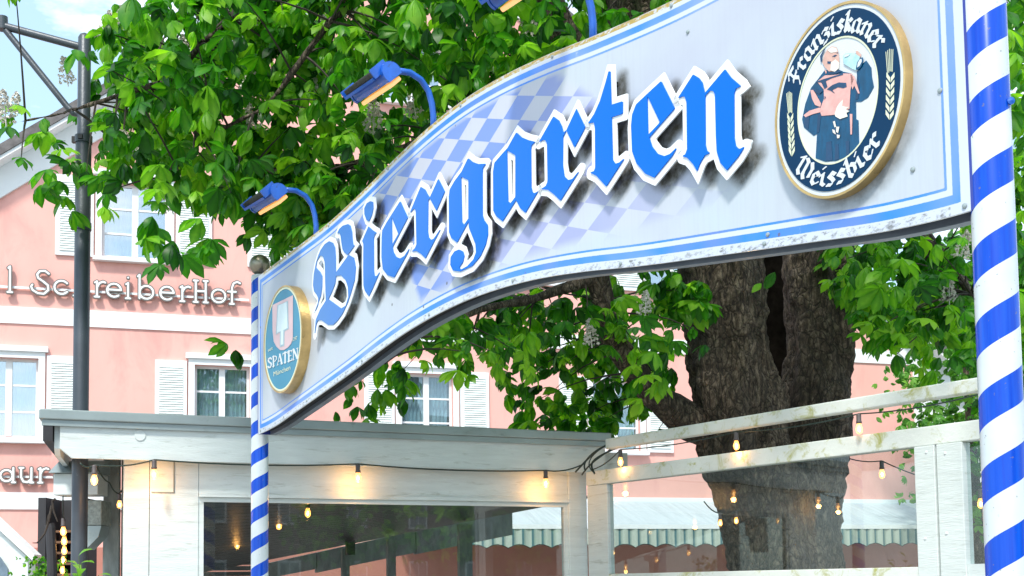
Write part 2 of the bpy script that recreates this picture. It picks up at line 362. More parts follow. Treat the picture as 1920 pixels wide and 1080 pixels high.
# striped pole
def stripe_mat(name, phase, pitch):
    m, nt, p = newmat(name); tc = nt.nodes.new('ShaderNodeTexCoord'); sx = nt.nodes.new('ShaderNodeSeparateXYZ'); nt.links.new(tc.outputs['Object'], sx.inputs[0])
    ang = math_(nt, 'ARCTAN2', sx.outputs[1], sx.outputs[0])
    t = math_(nt, 'SUBTRACT', math_(nt, 'DIVIDE', sx.outputs[2], pitch), math_(nt, 'DIVIDE', ang, 2*math.pi))
    fr = math_(nt, 'FRACT', math_(nt, 'ADD', t, phase+20)); isb = math_(nt, 'LESS_THAN', fr, .47)
    n = noise_(nt, tc.outputs['Object'], 5, 6); v = mscale(nt, tc.outputs['Object'], (14,14,.6)); n2 = noise_(nt, v, 3, 3)
    blue = ramp(nt, n2, [(.3,(.0,.042,.42)),(.7,(.004,.08,.54))]); white = ramp(nt, n, [(.3,(.50,.56,.58)),(.7,(.60,.65,.66))])
    spk = noise_(nt, tc.outputs['Object'], 60, 2, .5); col = mixc(nt, isb, white, blue)
    col = mixc(nt, ramp(nt, spk, [(.70,(0,0,0)),(.74,(.6,.6,.6))]), col, (.14,.14,.14,1))
    nt.links.new(col, p.inputs['Base Color']); p.inputs['Roughness'].default_value = .2; p.inputs['Specular IOR Level'].default_value = .35
    return m
# sign face: rim lines, lozenges, grime with painted letter shadow
def panel_mat():
    m, nt, p = newmat('printed sign sheet'); tc = nt.nodes.new('ShaderNodeTexCoord'); ob = tc.outputs['Object']
    at = nd(nt, 'ShaderNodeAttribute', attribute_name='pd'); sep = nt.nodes.new('ShaderNodeSeparateColor'); nt.links.new(at.outputs['Color'], sep.inputs[0])
    a2 = nd(nt, 'ShaderNodeAttribute', attribute_name='pe'); se2 = nt.nodes.new('ShaderNodeSeparateColor'); nt.links.new(a2.outputs['Color'], se2.inputs[0])
    edge, grime_shade, loz = sep.outputs[0], sep.outputs[1], sep.outputs[2]; top, upper = se2.outputs[0], se2.outputs[1]
    sx = nt.nodes.new('ShaderNodeSeparateXYZ'); nt.links.new(ob, sx.inputs[0]); s, z = sx.outputs[0], sx.outputs[2]
    n = noise_(nt, ob, 1.1, 5); st = noise_(nt, mscale(nt, ob, (26,1,1.2)), 2, 5, .6)
    base = ramp(nt, n, [(.3,(.43,.46,.55)),(.55,(.48,.53,.58)),(.75,(.47,.56,.60))])
    base = mixc(nt, math_(nt, 'MULTIPLY', ramp(nt, st, [(.45,(0,0,0)),(.8,(1,1,1))]), .35), base, (.40,.43,.51,1))
    # lozenges
    a, b, O = (.183,-.066), (-.16,-.085), (4.03,4.368); det = a[0]*b[1]-b[0]*a[1]
    ds = math_(nt, 'SUBTRACT', s, O[0]); dz = math_(nt, 'SUBTRACT', z, O[1])
    u = math_(nt, 'ADD', math_(nt, 'MULTIPLY', ds, b[1]/det), math_(nt, 'MULTIPLY', dz, -b[0]/det))
    v = math_(nt, 'ADD', math_(nt, 'MULTIPLY', ds, -a[1]/det), math_(nt, 'MULTIPLY', dz, a[0]/det))
    par = math_(nt, 'FRACT', math_(nt, 'MULTIPLY', math_(nt, 'ADD', math_(nt, 'FLOOR', u), math_(nt, 'ADD', math_(nt, 'FLOOR', v), 100)), .5))
    on = math_(nt, 'LESS_THAN', par, .25)
    lc = mixc(nt, upper, (.27,.30,.56,1), (.16,.26,.62,1))
    col = mixc(nt, math_(nt, 'MULTIPLY', loz, .22), base, (.60,.54,.64,1))
    col = mixc(nt, math_(nt, 'MULTIPLY', on, loz), col, lc)
    # wear on the border
    nw = noise_(nt, ob, 9, 8, .75); nf = noise_(nt, ob, 55, 4, .7)
    ed = math_(nt, 'ADD', edge, math_(nt, 'MULTIPLY', math_(nt, 'SUBTRACT', nf, .5), .004))
    def band(lo, hi): return math_(nt, 'MULTIPLY', math_(nt, 'GREATER_THAN', ed, lo), math_(nt, 'LESS_THAN', ed, hi))
    thick = band(.041, .075); thin = band(.098, .109)
    bl = ramp(nt, noise_(nt, ob, .9, 3), [(.35,(.14,.22,.72)),(.5,(.02,.22,.78)),(.65,(.20,.32,.80))])
    outr = math_(nt, 'LESS_THAN', ed, .098)
    col = mixc(nt, outr, col, (.56,.61,.69,1))
    col = mixc(nt, math_(nt, 'MULTIPLY', math_(nt, 'ADD', thick, thin), ramp(nt, nw, [(.62,(1,1,1)),(.74,(.35,.35,.35))])), col, bl)
    # rim: moss on the upper edge, black flaking on the lower
    nb = noise_(nt, mscale(nt, ob, (3,1,6)), 7, 9, .75)
    nl = noise_(nt, ob, 1.3, 3); rim = math_(nt, 'MULTIPLY', math_(nt, 'MULTIPLY', math_(nt, 'LESS_THAN', edge, .034), math_(nt, 'SUBTRACT', 1.0, se2.outputs[2])), math_(nt, 'MULTIPLY', ramp(nt, nb, [(.50,(0,0,0)),(.60,(1,1,1))]), ramp(nt, nl, [(.4,(.5,.5,.5)),(.6,(1,1,1))])))
    col = mixc(nt, math_(nt, 'MULTIPLY', rim, math_(nt, 'SUBTRACT', 1.0, top)), col, (.07,.065,.05,1))
    mos = math_(nt, 'MULTIPLY', math_(nt, 'LESS_THAN', math_(nt, 'ADD', edge, math_(nt, 'MULTIPLY', se2.outputs[2], 1.0)), .020), ramp(nt, nb, [(.42,(0,0,0)),(.5,(1,1,1))]))
    col = mixc(nt, math_(nt, 'MULTIPLY', mos, top), col, (.42,.30,.05,1))
    # grime plus the raised letters' cast shadow, painted to the lower right
    g = math_(nt, 'MULTIPLY', grime_shade, ramp(nt, noise_(nt, ob, 14, 8, .7), [(.25,(.35,.35,.35)),(.6,(1,1,1))]))
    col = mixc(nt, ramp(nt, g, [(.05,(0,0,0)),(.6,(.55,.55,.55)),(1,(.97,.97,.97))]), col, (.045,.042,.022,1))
    spk = nt.nodes.new('ShaderNodeTexVoronoi'); spk.inputs['Scale'].default_value = 4.2; nt.links.new(ob, spk.inputs['Vector'])
    col = mixc(nt, ramp(nt, spk.outputs['Distance'], [(.035,(.8,.8,.8)),(.05,(0,0,0))]), col, (.10,.09,.08,1))
    nt.links.new(col, p.inputs['Base Color']); p.inputs['Roughness'].default_value = .32; p.inputs['Coat Weight'].default_value = .25; p.inputs['Coat Roughness'].default_value = .15
    bp = nt.nodes.new('ShaderNodeBump'); bp.inputs['Strength'].default_value = .15; bp.inputs['Distance'].default_value = .01; nt.links.new(noise_(nt, ob, 3, 6), bp.inputs['Height']); nt.links.new(bp.outputs[0], p.inputs['Normal'])
    return m
def letter_blue_mat():
    m, nt, p = newmat('glossy blue letter face'); tc = nt.nodes.new('ShaderNodeTexCoord'); sx = nt.nodes.new('ShaderNodeSeparateXYZ'); nt.links.new(tc.outputs['Object'], sx.inputs[0])
    n = noise_(nt, tc.outputs['Object'], 2.2, 3)
    f = math_(nt, 'ADD', math_(nt, 'DIVIDE', math_(nt, 'SUBTRACT', sx.outputs[0], 1.3), 4.6), math_(nt, 'MULTIPLY', math_(nt, 'SUBTRACT', n, .5), .12))
    nt.links.new(ramp(nt, f, [(0,(.10,.23,.52)),(.35,(.04,.18,.58)),(.62,(.0,.145,.64)),(1,(.0,.14,.66))]), p.inputs['Base Color'])  # paler towards the left: fading and sky sheen put into the base colour
    p.inputs['Roughness'].default_value = .16; p.inputs['Specular IOR Level'].default_value = .16
    return m
M['panel'] = panel_mat(); M['letter_blue'] = letter_blue_mat()

# ------------------------------------------------------------------ ground
g = MB().add([(-400,-400,0),(400,-400,0),(400,600,0),(-400,600,0)], [(0,1,2,3)]).build('ground', pm('grey paving', (.30,.29,.27,1), .85, var=.2, vs=.7, bump=.3, bs=8)); props(g, kind='structure')

# ------------------------------------------------------------------ hotel behind
G0 = hy(150, 900, 22.0); FP = Plane(G0, (3.19, 1)); fm = FP.mat()
hotel = thing('hotel_building', 'salmon pink gabled hotel with white bands, sash windows and pale shutters behind the beer garden', 'building', fm)
S0, S1, PK, EAV, PKZ = -6.0, 18.05, 6.57, 6.55, 15.17
GZ = lambda s: PKZ - abs(s-PK)*.745
wins = [(-1.72, -.72, 4.30, 5.74), (1.99, 3.0, 4.30, 5.74), (5.9, 6.95, 4.30, 5.74), (9.9, 10.95, 4.30, 5.74), (13.6, 14.65, 4.30, 5.74),
        (.33, 1.5, 7.68, 9.08), (3.75, 4.92, 7.68, 9.08), (7.5, 8.67, 7.68, 9.08), (11.2, 12.37, 7.68, 9.08), (5.6, 6.8, 11.2, 12.4)]
def wall_with_holes(s0, s1, topf, holes, mat, y0, y1):
    mb = MB(); ss = sorted({s0, s1, PK, *[h[0] for h in holes], *[h[1] for h in holes]})
    for a, b in zip(ss[:-1], ss[1:]):
        hs = sorted([(h[2], h[3]) for h in holes if h[0] <= a+1e-6 and h[1] >= b-1e-6]); z = 0
        for lo, hi in hs:
            mb.prism([(a, z), (b, z), (b, lo), (a, lo)], y0, y1); z = hi
        mb.prism([(a, z), (b, z), (b, topf(b)), (a, topf(a))], y0, y1)
    return mb
wall_with_holes(S0, S1, GZ, wins, None, 0, .35).build('facade_wall', M['pink'], hotel)
MB().box(S1-.35, S1, .36, 14, 0, GZ(S1)).box(S0, S0+.35, .36, 14, 0, GZ(S0)).box(S0, S1, 13.7, 14, 0, 6).build('side_wall', M['pink'], hotel)
for z0, z1 in ((6.36, 6.66), (3.03, 3.33)):
    MB().box(S0, S1-.45, -.03, 0, z0, z1).build('wall_band', M['facade_white'], hotel)
MB().box(S0, S1-.46, -.012, -.001, .05, 2.35).build('shaded_plinth', pm('brick red plinth with awning shade', (.46,.19,.145,1), .85, var=.12, vs=1.5, bump=.3, bs=40), hotel)  # red plinth, its colour also darkened for the shade under the awning
MB().box(S1-.45, S1+.02, -.032, .03, 0, GZ(S1)-.02).build('corner_strip', M['facade_white'], hotel)
for sg in (-1, 1):
    e = S0-.6 if sg < 0 else S1+.5; v = [(PK, PKZ-.02), (e, GZ(e)-.02), (e, GZ(e)-.62), (PK, PKZ-.62)]
    MB().prism(v, -.06, -.002).build('gable_trim', M['facade_white'], hotel)
    v = [(PK, PKZ+.02), (e, GZ(e)+.02), (e, GZ(e)+.22), (PK, PKZ+.22)]
    MB().prism(v, -.45, 14.2).build('roof', M['roof_tile'], hotel)
    MB().prism([(PK, PKZ-.06), (e, GZ(e)-.06), (e, GZ(e)+.015), (PK, PKZ+.015)], -.42, -.065).build('eave_board', M['facade_white'], hotel)
def shutter(a, b, z0, z1):
    mb = MB(); mb.box(a, b, -.055, -.005, z0, z1); o = mb.build('shutter', M['window_white'], hotel)
    mb = MB(); n = int((z1-z0-.16)/.045); da = .07
    for i in range(n):
        z = z0+.08+i*.045; mb.add([(a+da,-.058,z),(b-da,-.058,z),(b-da,-.075,z+.006),(a+da,-.075,z+.006),(a+da,-.058,z+.04),(b-da,-.058,z+.04)], [(0,1,2,3),(3,2,5,4)])
    mb.build('louvre_slats', M['shutter_paint'], o)
def window(a, b, z0, z1, nrow, dark, shutl, shutr):
    fr = MB(); t = .05; tr = .11
    fr.box(a-tr, a, -.05, .0, z0-.02, z1+tr).box(b, b+tr, -.05, .0, z0-.02, z1+tr).box(a, b, -.05, .0, z1, z1+tr)
    f = fr.build('window', M['facade_white'], hotel)
    MB().box(a-tr-.05, b+tr+.05, -.10, .0, z1+tr+.002, z1+tr+.10).build('lintel', M['facade_white'], f)
    MB().box(a-tr-.04, b+tr+.04, -.14, .0, z0-.10, z0-.022).build('sill', M['window_white'], f, bevel=.01)
    sb = MB(); m = (a+b)/2
    sb.box(a, a+t, .10, .16, z0, z1).box(b-t, b, .10, .16, z0, z1).box(a+t, b-t, .10, .16, z0, z0+t).box(a+t, b-t, .10, .16, z1-t, z1).box(m-.055, m+.055, .08, .16, z0+t, z1-t)
    for i in range(1, nrow):
        z = z0+(z1-z0)*i/nrow; sb.box(a+t, m-.055, .105, .15, z-.018, z+.018).box(m+.055, b-t, .105, .15, z-.018, z+.018)
    sb.build('sash_frame', M['window_white'], f)
    MB().box(a+t, b-t, .125, .13, z0+t, z1-t).build('pane', M['pane_sky' if z0 > 7 or a < 0 else 'pane'], f)
    mb = MB(); n = 40; vs = []; W_ = b-a-2*t
    for i in range(n+1):
        x = a+t+W_*i/n; y = .24+.03*math.sin(i*1.9)+.012*math.sin(i*4.1); vs += [(x, y, z0), (x, y, z1)]
    mb.add(vs, [(2*i, 2*i+2, 2*i+3, 2*i+1) for i in range(n)]); mb.build('curtain', M['net'], f)
    MB().box(a-.2, b+.2, .9, .95, z0-.3, z1+.3).build('room_back', M['room'], f)
    w = (b-a)*.56
    if shutl: shutter(a-tr-.03-w, a-tr-.03, z0-.03, z1+.06)
    if shutr: shutter(b+tr+.03, b+tr+.03+w, z0-.03, z1+.06)
for i, (a, b, z0, z1) in enumerate(wins): window(a, b, z0, z1, 3, False, True, True)
MB().box(S1-.30, S1-.18, -.15, -.06, .2, 6.1).build('downpipe', M['window_white'], hotel)

# channel lettering on the facade (monoline strokes)
def arc(cx, cy, r, a0, a1, n=14, ry=None):
    ry = ry or r; return [(cx+r*math.cos(math.radians(a0+(a1-a0)*i/n)), cy+ry*math.sin(math.radians(a0+(a1-a0)*i/n))) for i in range(n+1)]
sf = lambda x, y, w=.13: [(x-w, y), (x+w, y)]
GL = {
 'H': [[(0,0),(0,1.4)],[(.62,0),(.62,1.4)],[(0,.72),(.62,.72)],sf(0,0),sf(0,1.4),sf(.62,0),sf(.62,1.4)],
 'o': [arc(.4,.47,.43,0,360)], 'e': [arc(.4,.47,.42,5,310),[(0,.5),(.82,.5)]], 'c': [arc(.4,.47,.42,40,320)],
 't': [[(.2,1.35),(.2,.25),(.32,.03),(.55,.06)],[(-.05,.95),(.5,.95)]], 'l': [[(0,0),(0,1.6),(-.1,1.5)],sf(0,0)],
 'S': [[(.82,1.28),(.6,1.45),(.3,1.42),(.14,1.2),(.2,.98),(.5,.78),(.78,.55),(.8,.25),(.55,.0),(.2,.02),(-.1,.2),(-.2,.42),(-.12,.55)]],
 'h': [[(0,0),(0,1.6)],arc(.3,.62,.3,180,0,10,.36),[(.6,.62),(.6,0)],sf(0,0),sf(.6,0)],
 'r': [[(0,0),(0,.98),(-.12,.9)],[(0,.6),(.15,.88),(.36,.98),(.5,.92)],sf(0,0)], 'i': [[(0,0),(0,.98),(-.12,.9)],sf(0,0),[(0,1.32),(0,1.33)]],
 'b': [[(0,.05),(0,1.55),(-.1,1.45)],arc(.42,.45,.42,0,360)], 'f': [[(.1,0),(.1,1.05),(.2,1.35),(.42,1.47),(.62,1.38)],[(-.15,.8),(.35,.8)],sf(.1,0)],
 'R': [[(0,0),(0,1.4)],[(0,1.4),(.4,1.4),(.62,1.2),(.6,.9),(.4,.72),(0,.7)],[(.35,.7),(.72,0)],sf(0,0)],
 's': [[(.5,.82),(.3,.97),(.08,.85),(.08,.65),(.45,.42),(.5,.18),(.3,.0),(0,.1)]], 'a': [arc(.38,.45,.38,0,360),[(.8,.98),(.8,0)],sf(.82,0,.1)],
 'u': [[(0,.98),(0,.35),(.15,.06),(.4,.02),(.62,.2)],[(.64,.98),(.64,0)],sf(.02,.98),sf(.66,0,.1)], 'n': [[(0,0),(0,.98)],arc(.3,.62,.3,180,0,10,.36),[(.6,.62),(.6,0)],sf(0,0),sf(.6,0)] }
def lettering(name, label, seq, sc_, base):
    t = thing(name, label, 'sign', fm)
    lo, hi = seq[0][1]-.1, seq[-1][1]+.35
    MB().box(lo, hi, -.06, -.035, base+.085, base+.125).build('rail', M['facade_white'], t)
    cache = {}
    for ch, s in seq:
        if ch not in cache:
            segs = [(p, q) for st in GL[ch] for p, q in zip(st[:-1], st[1:])]
            def fn(r): return lambda X, Y: np.min([f_seg(np.array(p)*sc_, np.array(q)*sc_, r, X, Y) for p, q in segs], axis=0)
            A = MB(); extrude(A, contours(fn(.036), -.3*sc_-.05, 1.2*sc_, -.08, 1.8*sc_, .010), -.115, -.062)
            B = MB(); extrude(B, contours(fn(.0165), -.3*sc_-.05, 1.2*sc_, -.08, 1.8*sc_, .010), -.120, -.116)
            cache[ch] = (A, B)
        A, B = cache[ch]; o = A.build('letter', M['letter_side'], t); o.location = (s, 0, base)
        B.build('letter_face', M['letter_white'], o)
M['letter_side'] = pm('greyed letter casing', (.17,.145,.13,1), .5)
hs = [('H',-3.35),('o',-2.75),('t',-2.28),('e',-1.80),('l',-1.21),('S',-.80),('c',-.46),('h',-.10),('r',.26),('e',.44),('i',.80),('b',1.00),('e',1.37),('r',1.76),('H',2.0),('o',2.30),('f',2.63)]
lettering('hotel_name_sign', 'raised white hotel name lettering on a thin rail on the pink gable wall', hs, .29, 6.90)
rs = [('R',-2.66),('e',-2.24),('s',-1.88),('t',-1.66),('a',-1.32),('u',-.98),('r',-.66),('a',-.42),('n',-.08),('t',.22)]
lettering('restaurant_sign', 'raised white restaurant lettering on the pink wall beside the lamp post', rs, .265, 3.50)

# awning along the ground floor
aw = thing('awning', 'long white awning with scalloped green and grey striped valance in front of the pink wall', 'awning', fm)
MB().add([(5.6,-.02,3.25),(17.2,-.02,3.25),(17.2,-1.8,2.66),(5.6,-1.8,2.66),(5.6,-.02,3.22),(17.2,-.02,3.22),(17.2,-1.8,2.63),(5.6,-1.8,2.63)],
         [(0,1,2,3),(7,6,5,4),(0,3,7,4),(1,5,6,2),(3,2,6,7),(0,4,5,1)]).build('awning_cloth', pm('white awning cloth', (.46,.53,.57,1), .8, var=.14, vs=4, stretch=(6,.3,.3), bump=.1), aw)
MB().box(5.6, 17.2, -1.83, -1.802, 2.60, 2.68).build('front_bar', M['window_white'], aw)
n = 928; vs = []
for i in range(n+1):
    x = 5.6+11.6*i/n; y = -1.815+.012*math.sin(i*.35); zb = 2.24+.07*abs(math.cos(math.pi*(x-5.6)/.42))**.8
    vs += [(x, y, 2.6), (x, y, zb)]
def valance_mat():
    m, nt, p = newmat('striped valance cloth'); tc = nt.nodes.new('ShaderNodeTexCoord'); sx = nt.nodes.new('ShaderNodeSeparateXYZ'); nt.links.new(tc.outputs['Object'], sx.inputs[0])
    f1 = math_(nt, 'FRACT', math_(nt, 'MULTIPLY', sx.outputs[0], 5.2))
    col = ramp(nt, f1, [(0,(.40,.46,.40)),(.3,(.40,.46,.40)),(.36,(.06,.15,.17)),(.5,(.06,.15,.17)),(.56,(.20,.28,.25)),(.8,(.40,.46,.40))]); nt.links.new(col, p.inputs['Base Color']); p.inputs['Roughness'].default_value = .9; return m
mb = MB(); mb.add(vs, [(2*i, 2*i+2, 2*i+3, 2*i+1) for i in range(n)]); mb.build('valance', valance_mat(), aw)
mb = MB(); mb.tube([(5.6+11.6*i/400, -1.822, 2.24+.07*abs(math.cos(math.pi*(11.6*i/400)/.42))**.8) for i in range(401)], .008, 4); mb.build('valance_piping', M['cable'], aw)
for x in (5.75, 11.4, 17.0): MB().tube([(x,-.05,2.6),(x,-.9,2.35),(x,-1.8,2.6)], .025, 6).build('folding_arm', M['window_white'], aw)

# ------------------------------------------------------------------ pavilion
A0 = hz(85, 768, 3.2); A1 = hz(1140, 813, 3.2); PA = Plane(A0, A1-A0); LA = float(np.linalg.norm((A1-A0)[:2]))
C0 = hz(1140, 822, 3.1); C1 = hz(1845, 705, 3.1); PC = Plane(C0, C1-C0); LC = float(np.linalg.norm((C1-C0)[:2]))
pav = thing('garden_pavilion', 'white painted wooden pavilion with grey roof edge and wide window behind the sign', 'pavilion', PA.mat())
sa = lambda x, y, o=0: PA.st(x, y, o)
print('LA', LA, 'LC', LC, PA.flip, PC.flip)
rz0 = sa(600, 817)[1]
KS = .147; MB().box(-.05, LA+.02, -.06, 3.6, 3.11, 3.2).shear(KS).build('roof', M['roof_metal'], pav, bevel=.01)
MB().box(-.03, LA+.0, -.035, -.005, 3.055, 3.108).build('drip_edge', M['roof_metal'], pav)
xa = sa(112, 850)[0]; xb = sa(135, 857)[0]
MB().prism([(xa, 3.10), (LA-.04, 3.10), (LA-.04, 2.775), (xb, 2.775), (xa, 2.86)], .0, .05).build('fascia_board', M['white_wood'], pav, bevel=.006)
MB().prism([(.05, 3.10), (3.5, 3.10), (3.5, 2.80), (.12, 2.80), (.05, 2.86)], xa-.05, xa-.002, 'x').shear(KS).build('fascia_board', M['white_wood'], pav, bevel=.006)
MB().box(xa-.14, xa-.06, -.03, 3.5, 2.92, 3.10).shear(KS).build('gutter', M['dark_gap'], pav)
MB().box(xa+.01, LA-.05, .055, 3.5, 3.06, 3.105).shear(KS).build('soffit', M['white_wood'], pav)
# wall plane set back by WB
WB = .16
sb_ = lambda x, y: PA.st(x, y, -WB)
wl = sb_(232, 1000)[0]; w0 = sb_(372, 1000)[0]; w1 = sb_(1066, 1000)[0]; w2 = sb_(1100, 1000)[0]; wz = sb_(700, 936)[1]
seam = sb_(280, 1000)[0]
MB().box(wl, seam-.003, WB, WB+.08, 0, 3.05).build('wall_panel', M['white_wood'], pav, bevel=.004)
MB().box(seam+.003, w0, WB, WB+.08, 0, 3.05).build('wall_panel', M['white_wood'], pav, bevel=.004)
MB().box(w0+.003, w1, WB+.003, WB+.08, wz, 3.05).build('header_board', M['white_wood'], pav, bevel=.004)
MB().box(w0+.003, w1, WB-.03, WB, wz-.005, wz+.03).build('header_trim', M['white_wood'], pav)
MB().box(w1, w2, WB-.02, WB+.10, 0, 3.05).build('corner_post', M['white_wood'], pav, bevel=.008)
MB().box(w0+.003, w1, WB+.003, WB+.08, 0, 1.0).build('wall_panel', M['white_wood'], pav, bevel=.004)
wf = MB().box(w0, w0+.05, WB+.01, WB+.07, 1.0, wz).box(w1-.05, w1, WB+.01, WB+.07, 1.0, wz).box(w0+.05, w1-.05, WB+.01, WB+.07, wz-.05, wz-.006).box(w0+.05, w1-.05, WB+.01, WB+.07, 1.0, 1.05).build('window', M['white_wood'], pav)
MB().box(w0+.05, w1-.05, WB+.035, WB+.04, 1.05, wz-.05).build('pane', M['glass'], wf)
# roundel on the fascia, inspection hatch outline, notice slits
x, z = sa(262, 816); MB().prism([(x+.05*math.cos(t*.4), z+.05*math.sin(t*.4)) for t in range(16)], -.008, -.001).build('roundel', M['white_wood'], pav, bevel=.003)
h0 = sb_(282, 868); h1 = sb_(325, 925)
MB().box(h0[0]+.01, h1[0], WB-.006, WB-.001, h1[1], h1[1]+.012).box(h1[0], h1[0]+.012, WB-.006, WB-.001, h1[1], 3.0).build('hatch_gap', M['grey_wood'], pav)
MB().box(seam-.004, seam+.004, WB+.03, WB+.04, 0, 3.0).build('panel_gap', M['dark_gap'], pav)
# interior: dark ceiling, back beam and posts
# back row of beams and posts across the pavilion
def bpt(x, y, Y): p = hy(x, y, Y); v = p-PA.P; return (float(v@PA.d), float(v@PA.a), p[2])
b0 = bpt(330, 1092, 15.2); b1 = bpt(1072, 938, 15.2); b00 = bpt(500, 1056, 15.2)
cb = MB(); NB = 26
def lerp3(p, q, t): return tuple(p[i]*(1-t)+q[i]*t for i in range(3))
fl, fr_ = (w0-.02, WB+.09, wz+.06), (w1+.02, WB+.09, wz+.06)
for i in range(NB):
    t0_, t1_ = i/NB, (i+.9)/NB; bl_, br_ = (b0[0]-.3, b0[1], b0[2]), (b1[0]+.25, b1[1], b1[2]+.03)
    A_, B_, C_, D_ = lerp3(fl, bl_, t0_), lerp3(fr_, br_, t0_), lerp3(fr_, br_, t1_), lerp3(fl, bl_, t1_)
    cb.add([A_, B_, C_, D_]+[(p[0], p[1], p[2]+.02) for p in (A_, B_, C_, D_)], [(0,1,2,3),(7,6,5,4),(0,4,5,1),(1,5,6,2),(2,6,7,3),(3,7,4,0)])
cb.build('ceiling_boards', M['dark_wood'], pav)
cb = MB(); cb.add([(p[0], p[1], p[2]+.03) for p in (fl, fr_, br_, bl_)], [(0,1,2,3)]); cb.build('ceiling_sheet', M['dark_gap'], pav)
def zbeam(x): return b0[2]+(b1[2]-b0[2])*(x-b0[0])/(b1[0]-b0[0])
bb = MB(); e0 = bpt(505, 1060, 15.2)[0]
for xx0, xx1, hh_ in ((e0, bpt(620,1000,15.2)[0], .22), (bpt(622,1000,15.2)[0], bpt(845,1000,15.2)[0], .30), (bpt(847,1000,15.2)[0], b1[0]+.05, .36)):
    bb = MB(); bb.prism([(xx0, zbeam(xx0)-.01), (xx1, zbeam(xx1)-.01), (xx1, zbeam(xx1)-hh_), (xx0, zbeam(xx0)-hh_*.9)], b0[1]-.12, b0[1]+.0); bb.build('back_beam', M['grey_wood'], pav)
for px, w in ((725, .10), (862, .17), (640, .09)):
    p = bpt(px, 1000, 15.2); MB().box(p[0]-w/2, p[0]+w/2, p[1]-.2, p[1]-.125, 0, zbeam(p[0])-.02).build('back_post', M['grey_wood'], pav)
p = bpt(655, 1027, 14.9); MB().box(p[0]-.05, p[0]+.05, p[1]-.08, p[1], p[2]-.09, p[2]+.09).build('junction_box', M['black_plastic'], pav)
p = bpt(640, 943, 12.6); MB().box(p[0]-.15, p[0]+.15, p[1], p[1]+.12, p[2]-.02, p[2]+.02).build('heater', pm('bronze heater', (.10,.075,.06,1), .5), pav)
# louvred back wall on the left (dark)
lw = MB(); xl_, xr_ = bpt(340, 1070, 15.1)[0], bpt(505, 1070, 15.1)[0]
for i in range(26): lw.box(xl_, xr_, b0[1]-.1, b0[1]-.07, .2+i*.07, .2+i*.07+.055)
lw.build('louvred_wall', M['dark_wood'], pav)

# ------------------------------------------------------------------ glass screen running towards the camera
scr = thing('glass_screen', 'white timber and glass windbreak with a loose top rail, in front of the chestnut trunk', 'glass screen', PC.mat())
s_ = lambda x, y, o=0: PC.st(x, y, o)
sgn = 1 if not PC.flip else 1
ze = s_(1880, 705)[0]
t0 = 3.2; tb = s_(1845, 745)[1]; print('beam1 z', tb, s_(1140,838)[1])
MB().box(-.05, ze, 0, .10, 2.99, 3.1).build('top_rail', M['mossy_wood'], scr, bevel=.012)
z2t = np.mean([s_(1110,905)[1], s_(1845,788)[1]]); z2b = np.mean([s_(1140,910)[1], s_(1720,838)[1]]); print('beam2', s_(1100,890)[1], s_(1845,788)[1], s_(1110,914)[1], s_(1720,838)[1])
q0, q1 = s_(1102, 1000)[0], s_(1140, 1000)[0]
z2t, z2b = s_(1720,802)[1], s_(1720,838)[1]
MB().box(q0, ze, -.01, .09, z2b, z2t).build('frame_rail', M['mossy_wood'], scr, bevel=.008)
MB().box(q0, q1, .0, .085, 0, z2b-.002).build('post', M['white_wood'], scr, bevel=.008)
a, b, cc_, dd = [s_(v, 1000)[0] for v in (1722, 1760, 1764, 1812)]
MB().box(a, b, -.02, .09, 0, z2b-.002).build('post', M['white_wood'], scr, bevel=.006)
MB().box(cc_, dd, -.02, .09, 0, z2b-.002).build('post', M['white_wood'], scr, bevel=.006)
MB().box(ze-.16, ze-.02, .0, .09, 0, 2.98).build('post', M['white_wood'], scr, bevel=.006)
zr = s_(1720, 1063)[1]; zr2 = s_(1720, 1085)[1]
MB().box(q1+.002, a-.002, .0, .08, zr2-.1, zr).build('bottom_rail', M['mossy_wood'], scr, bevel=.006)
MB().box(q1+.002, a-.002, .02, .06, 0, zr2-.102).build('lower_panel', M['white_wood'], scr)
MB().box(dd+.002, ze-.162, .0, .08, s_(1840,1075)[1]-.1, s_(1840,1057)[1]).build('bottom_rail', M['white_wood'], scr)
MB().box(dd+.002, ze-.162, .02, .06, 0, s_(1840,1075)[1]-.102).build('lower_panel', M['white_wood'], scr)
MB().box(q1+.002, a-.002, .035, .04, zr, z2b).build('pane', M['glass'], scr)
MB().box(dd+.002, ze-.162, .035, .04, s_(1840,1057)[1], z2b).build('pane', M['glass'], scr)
for px, py in ((1740,848),(1738,1010),(1775,850),(1778,1000)):
    s, z = s_(px, py); MB().lathe([(0,0),(.012,0),(.008,.006),(0,.007)], 10).build('screw', M['window_white'], scr).matrix_local = Matrix.Translation((s,-.021,z)) @ Matrix.Rotation(math.pi/2,4,'X')
# loose cables at the corner, white bracket plate
bp = MB().box(LA+.0, LA+.35, .2, .24, 2.80, 3.02).build('end_plate', M['white_wood'], pav)
cab = MB()
rc_ = random.Random(5)
for k in range(5):
    ctl = [hy(1150+rc_.uniform(-10,16), 824+rc_.uniform(-4,14), 12.95), hy(1112+rc_.uniform(-14,18), 846+rc_.uniform(-10,16), 12.85+rc_.uniform(-.08,.08)), hy(1098+rc_.uniform(-12,12), 872+rc_.uniform(-8,8), 12.8), hy(1078+rc_.uniform(-10,40), 886+rc_.uniform(-3,5), 12.75)]
    pts = [Vector(ctl[0])*(1-t)**3+Vector(ctl[1])*3*t*(1-t)**2+Vector(ctl[2])*3*t*t*(1-t)+Vector(ctl[3])*t**3 for t in [i/14 for i in range(15)]]; cab.tube(pts, rc_.uniform(.005,.011), 5)
props(cab.build('cable_bundle', M['cable']), 'tangled dark cables looping round the corner of the white pavilion roof', 'cable')

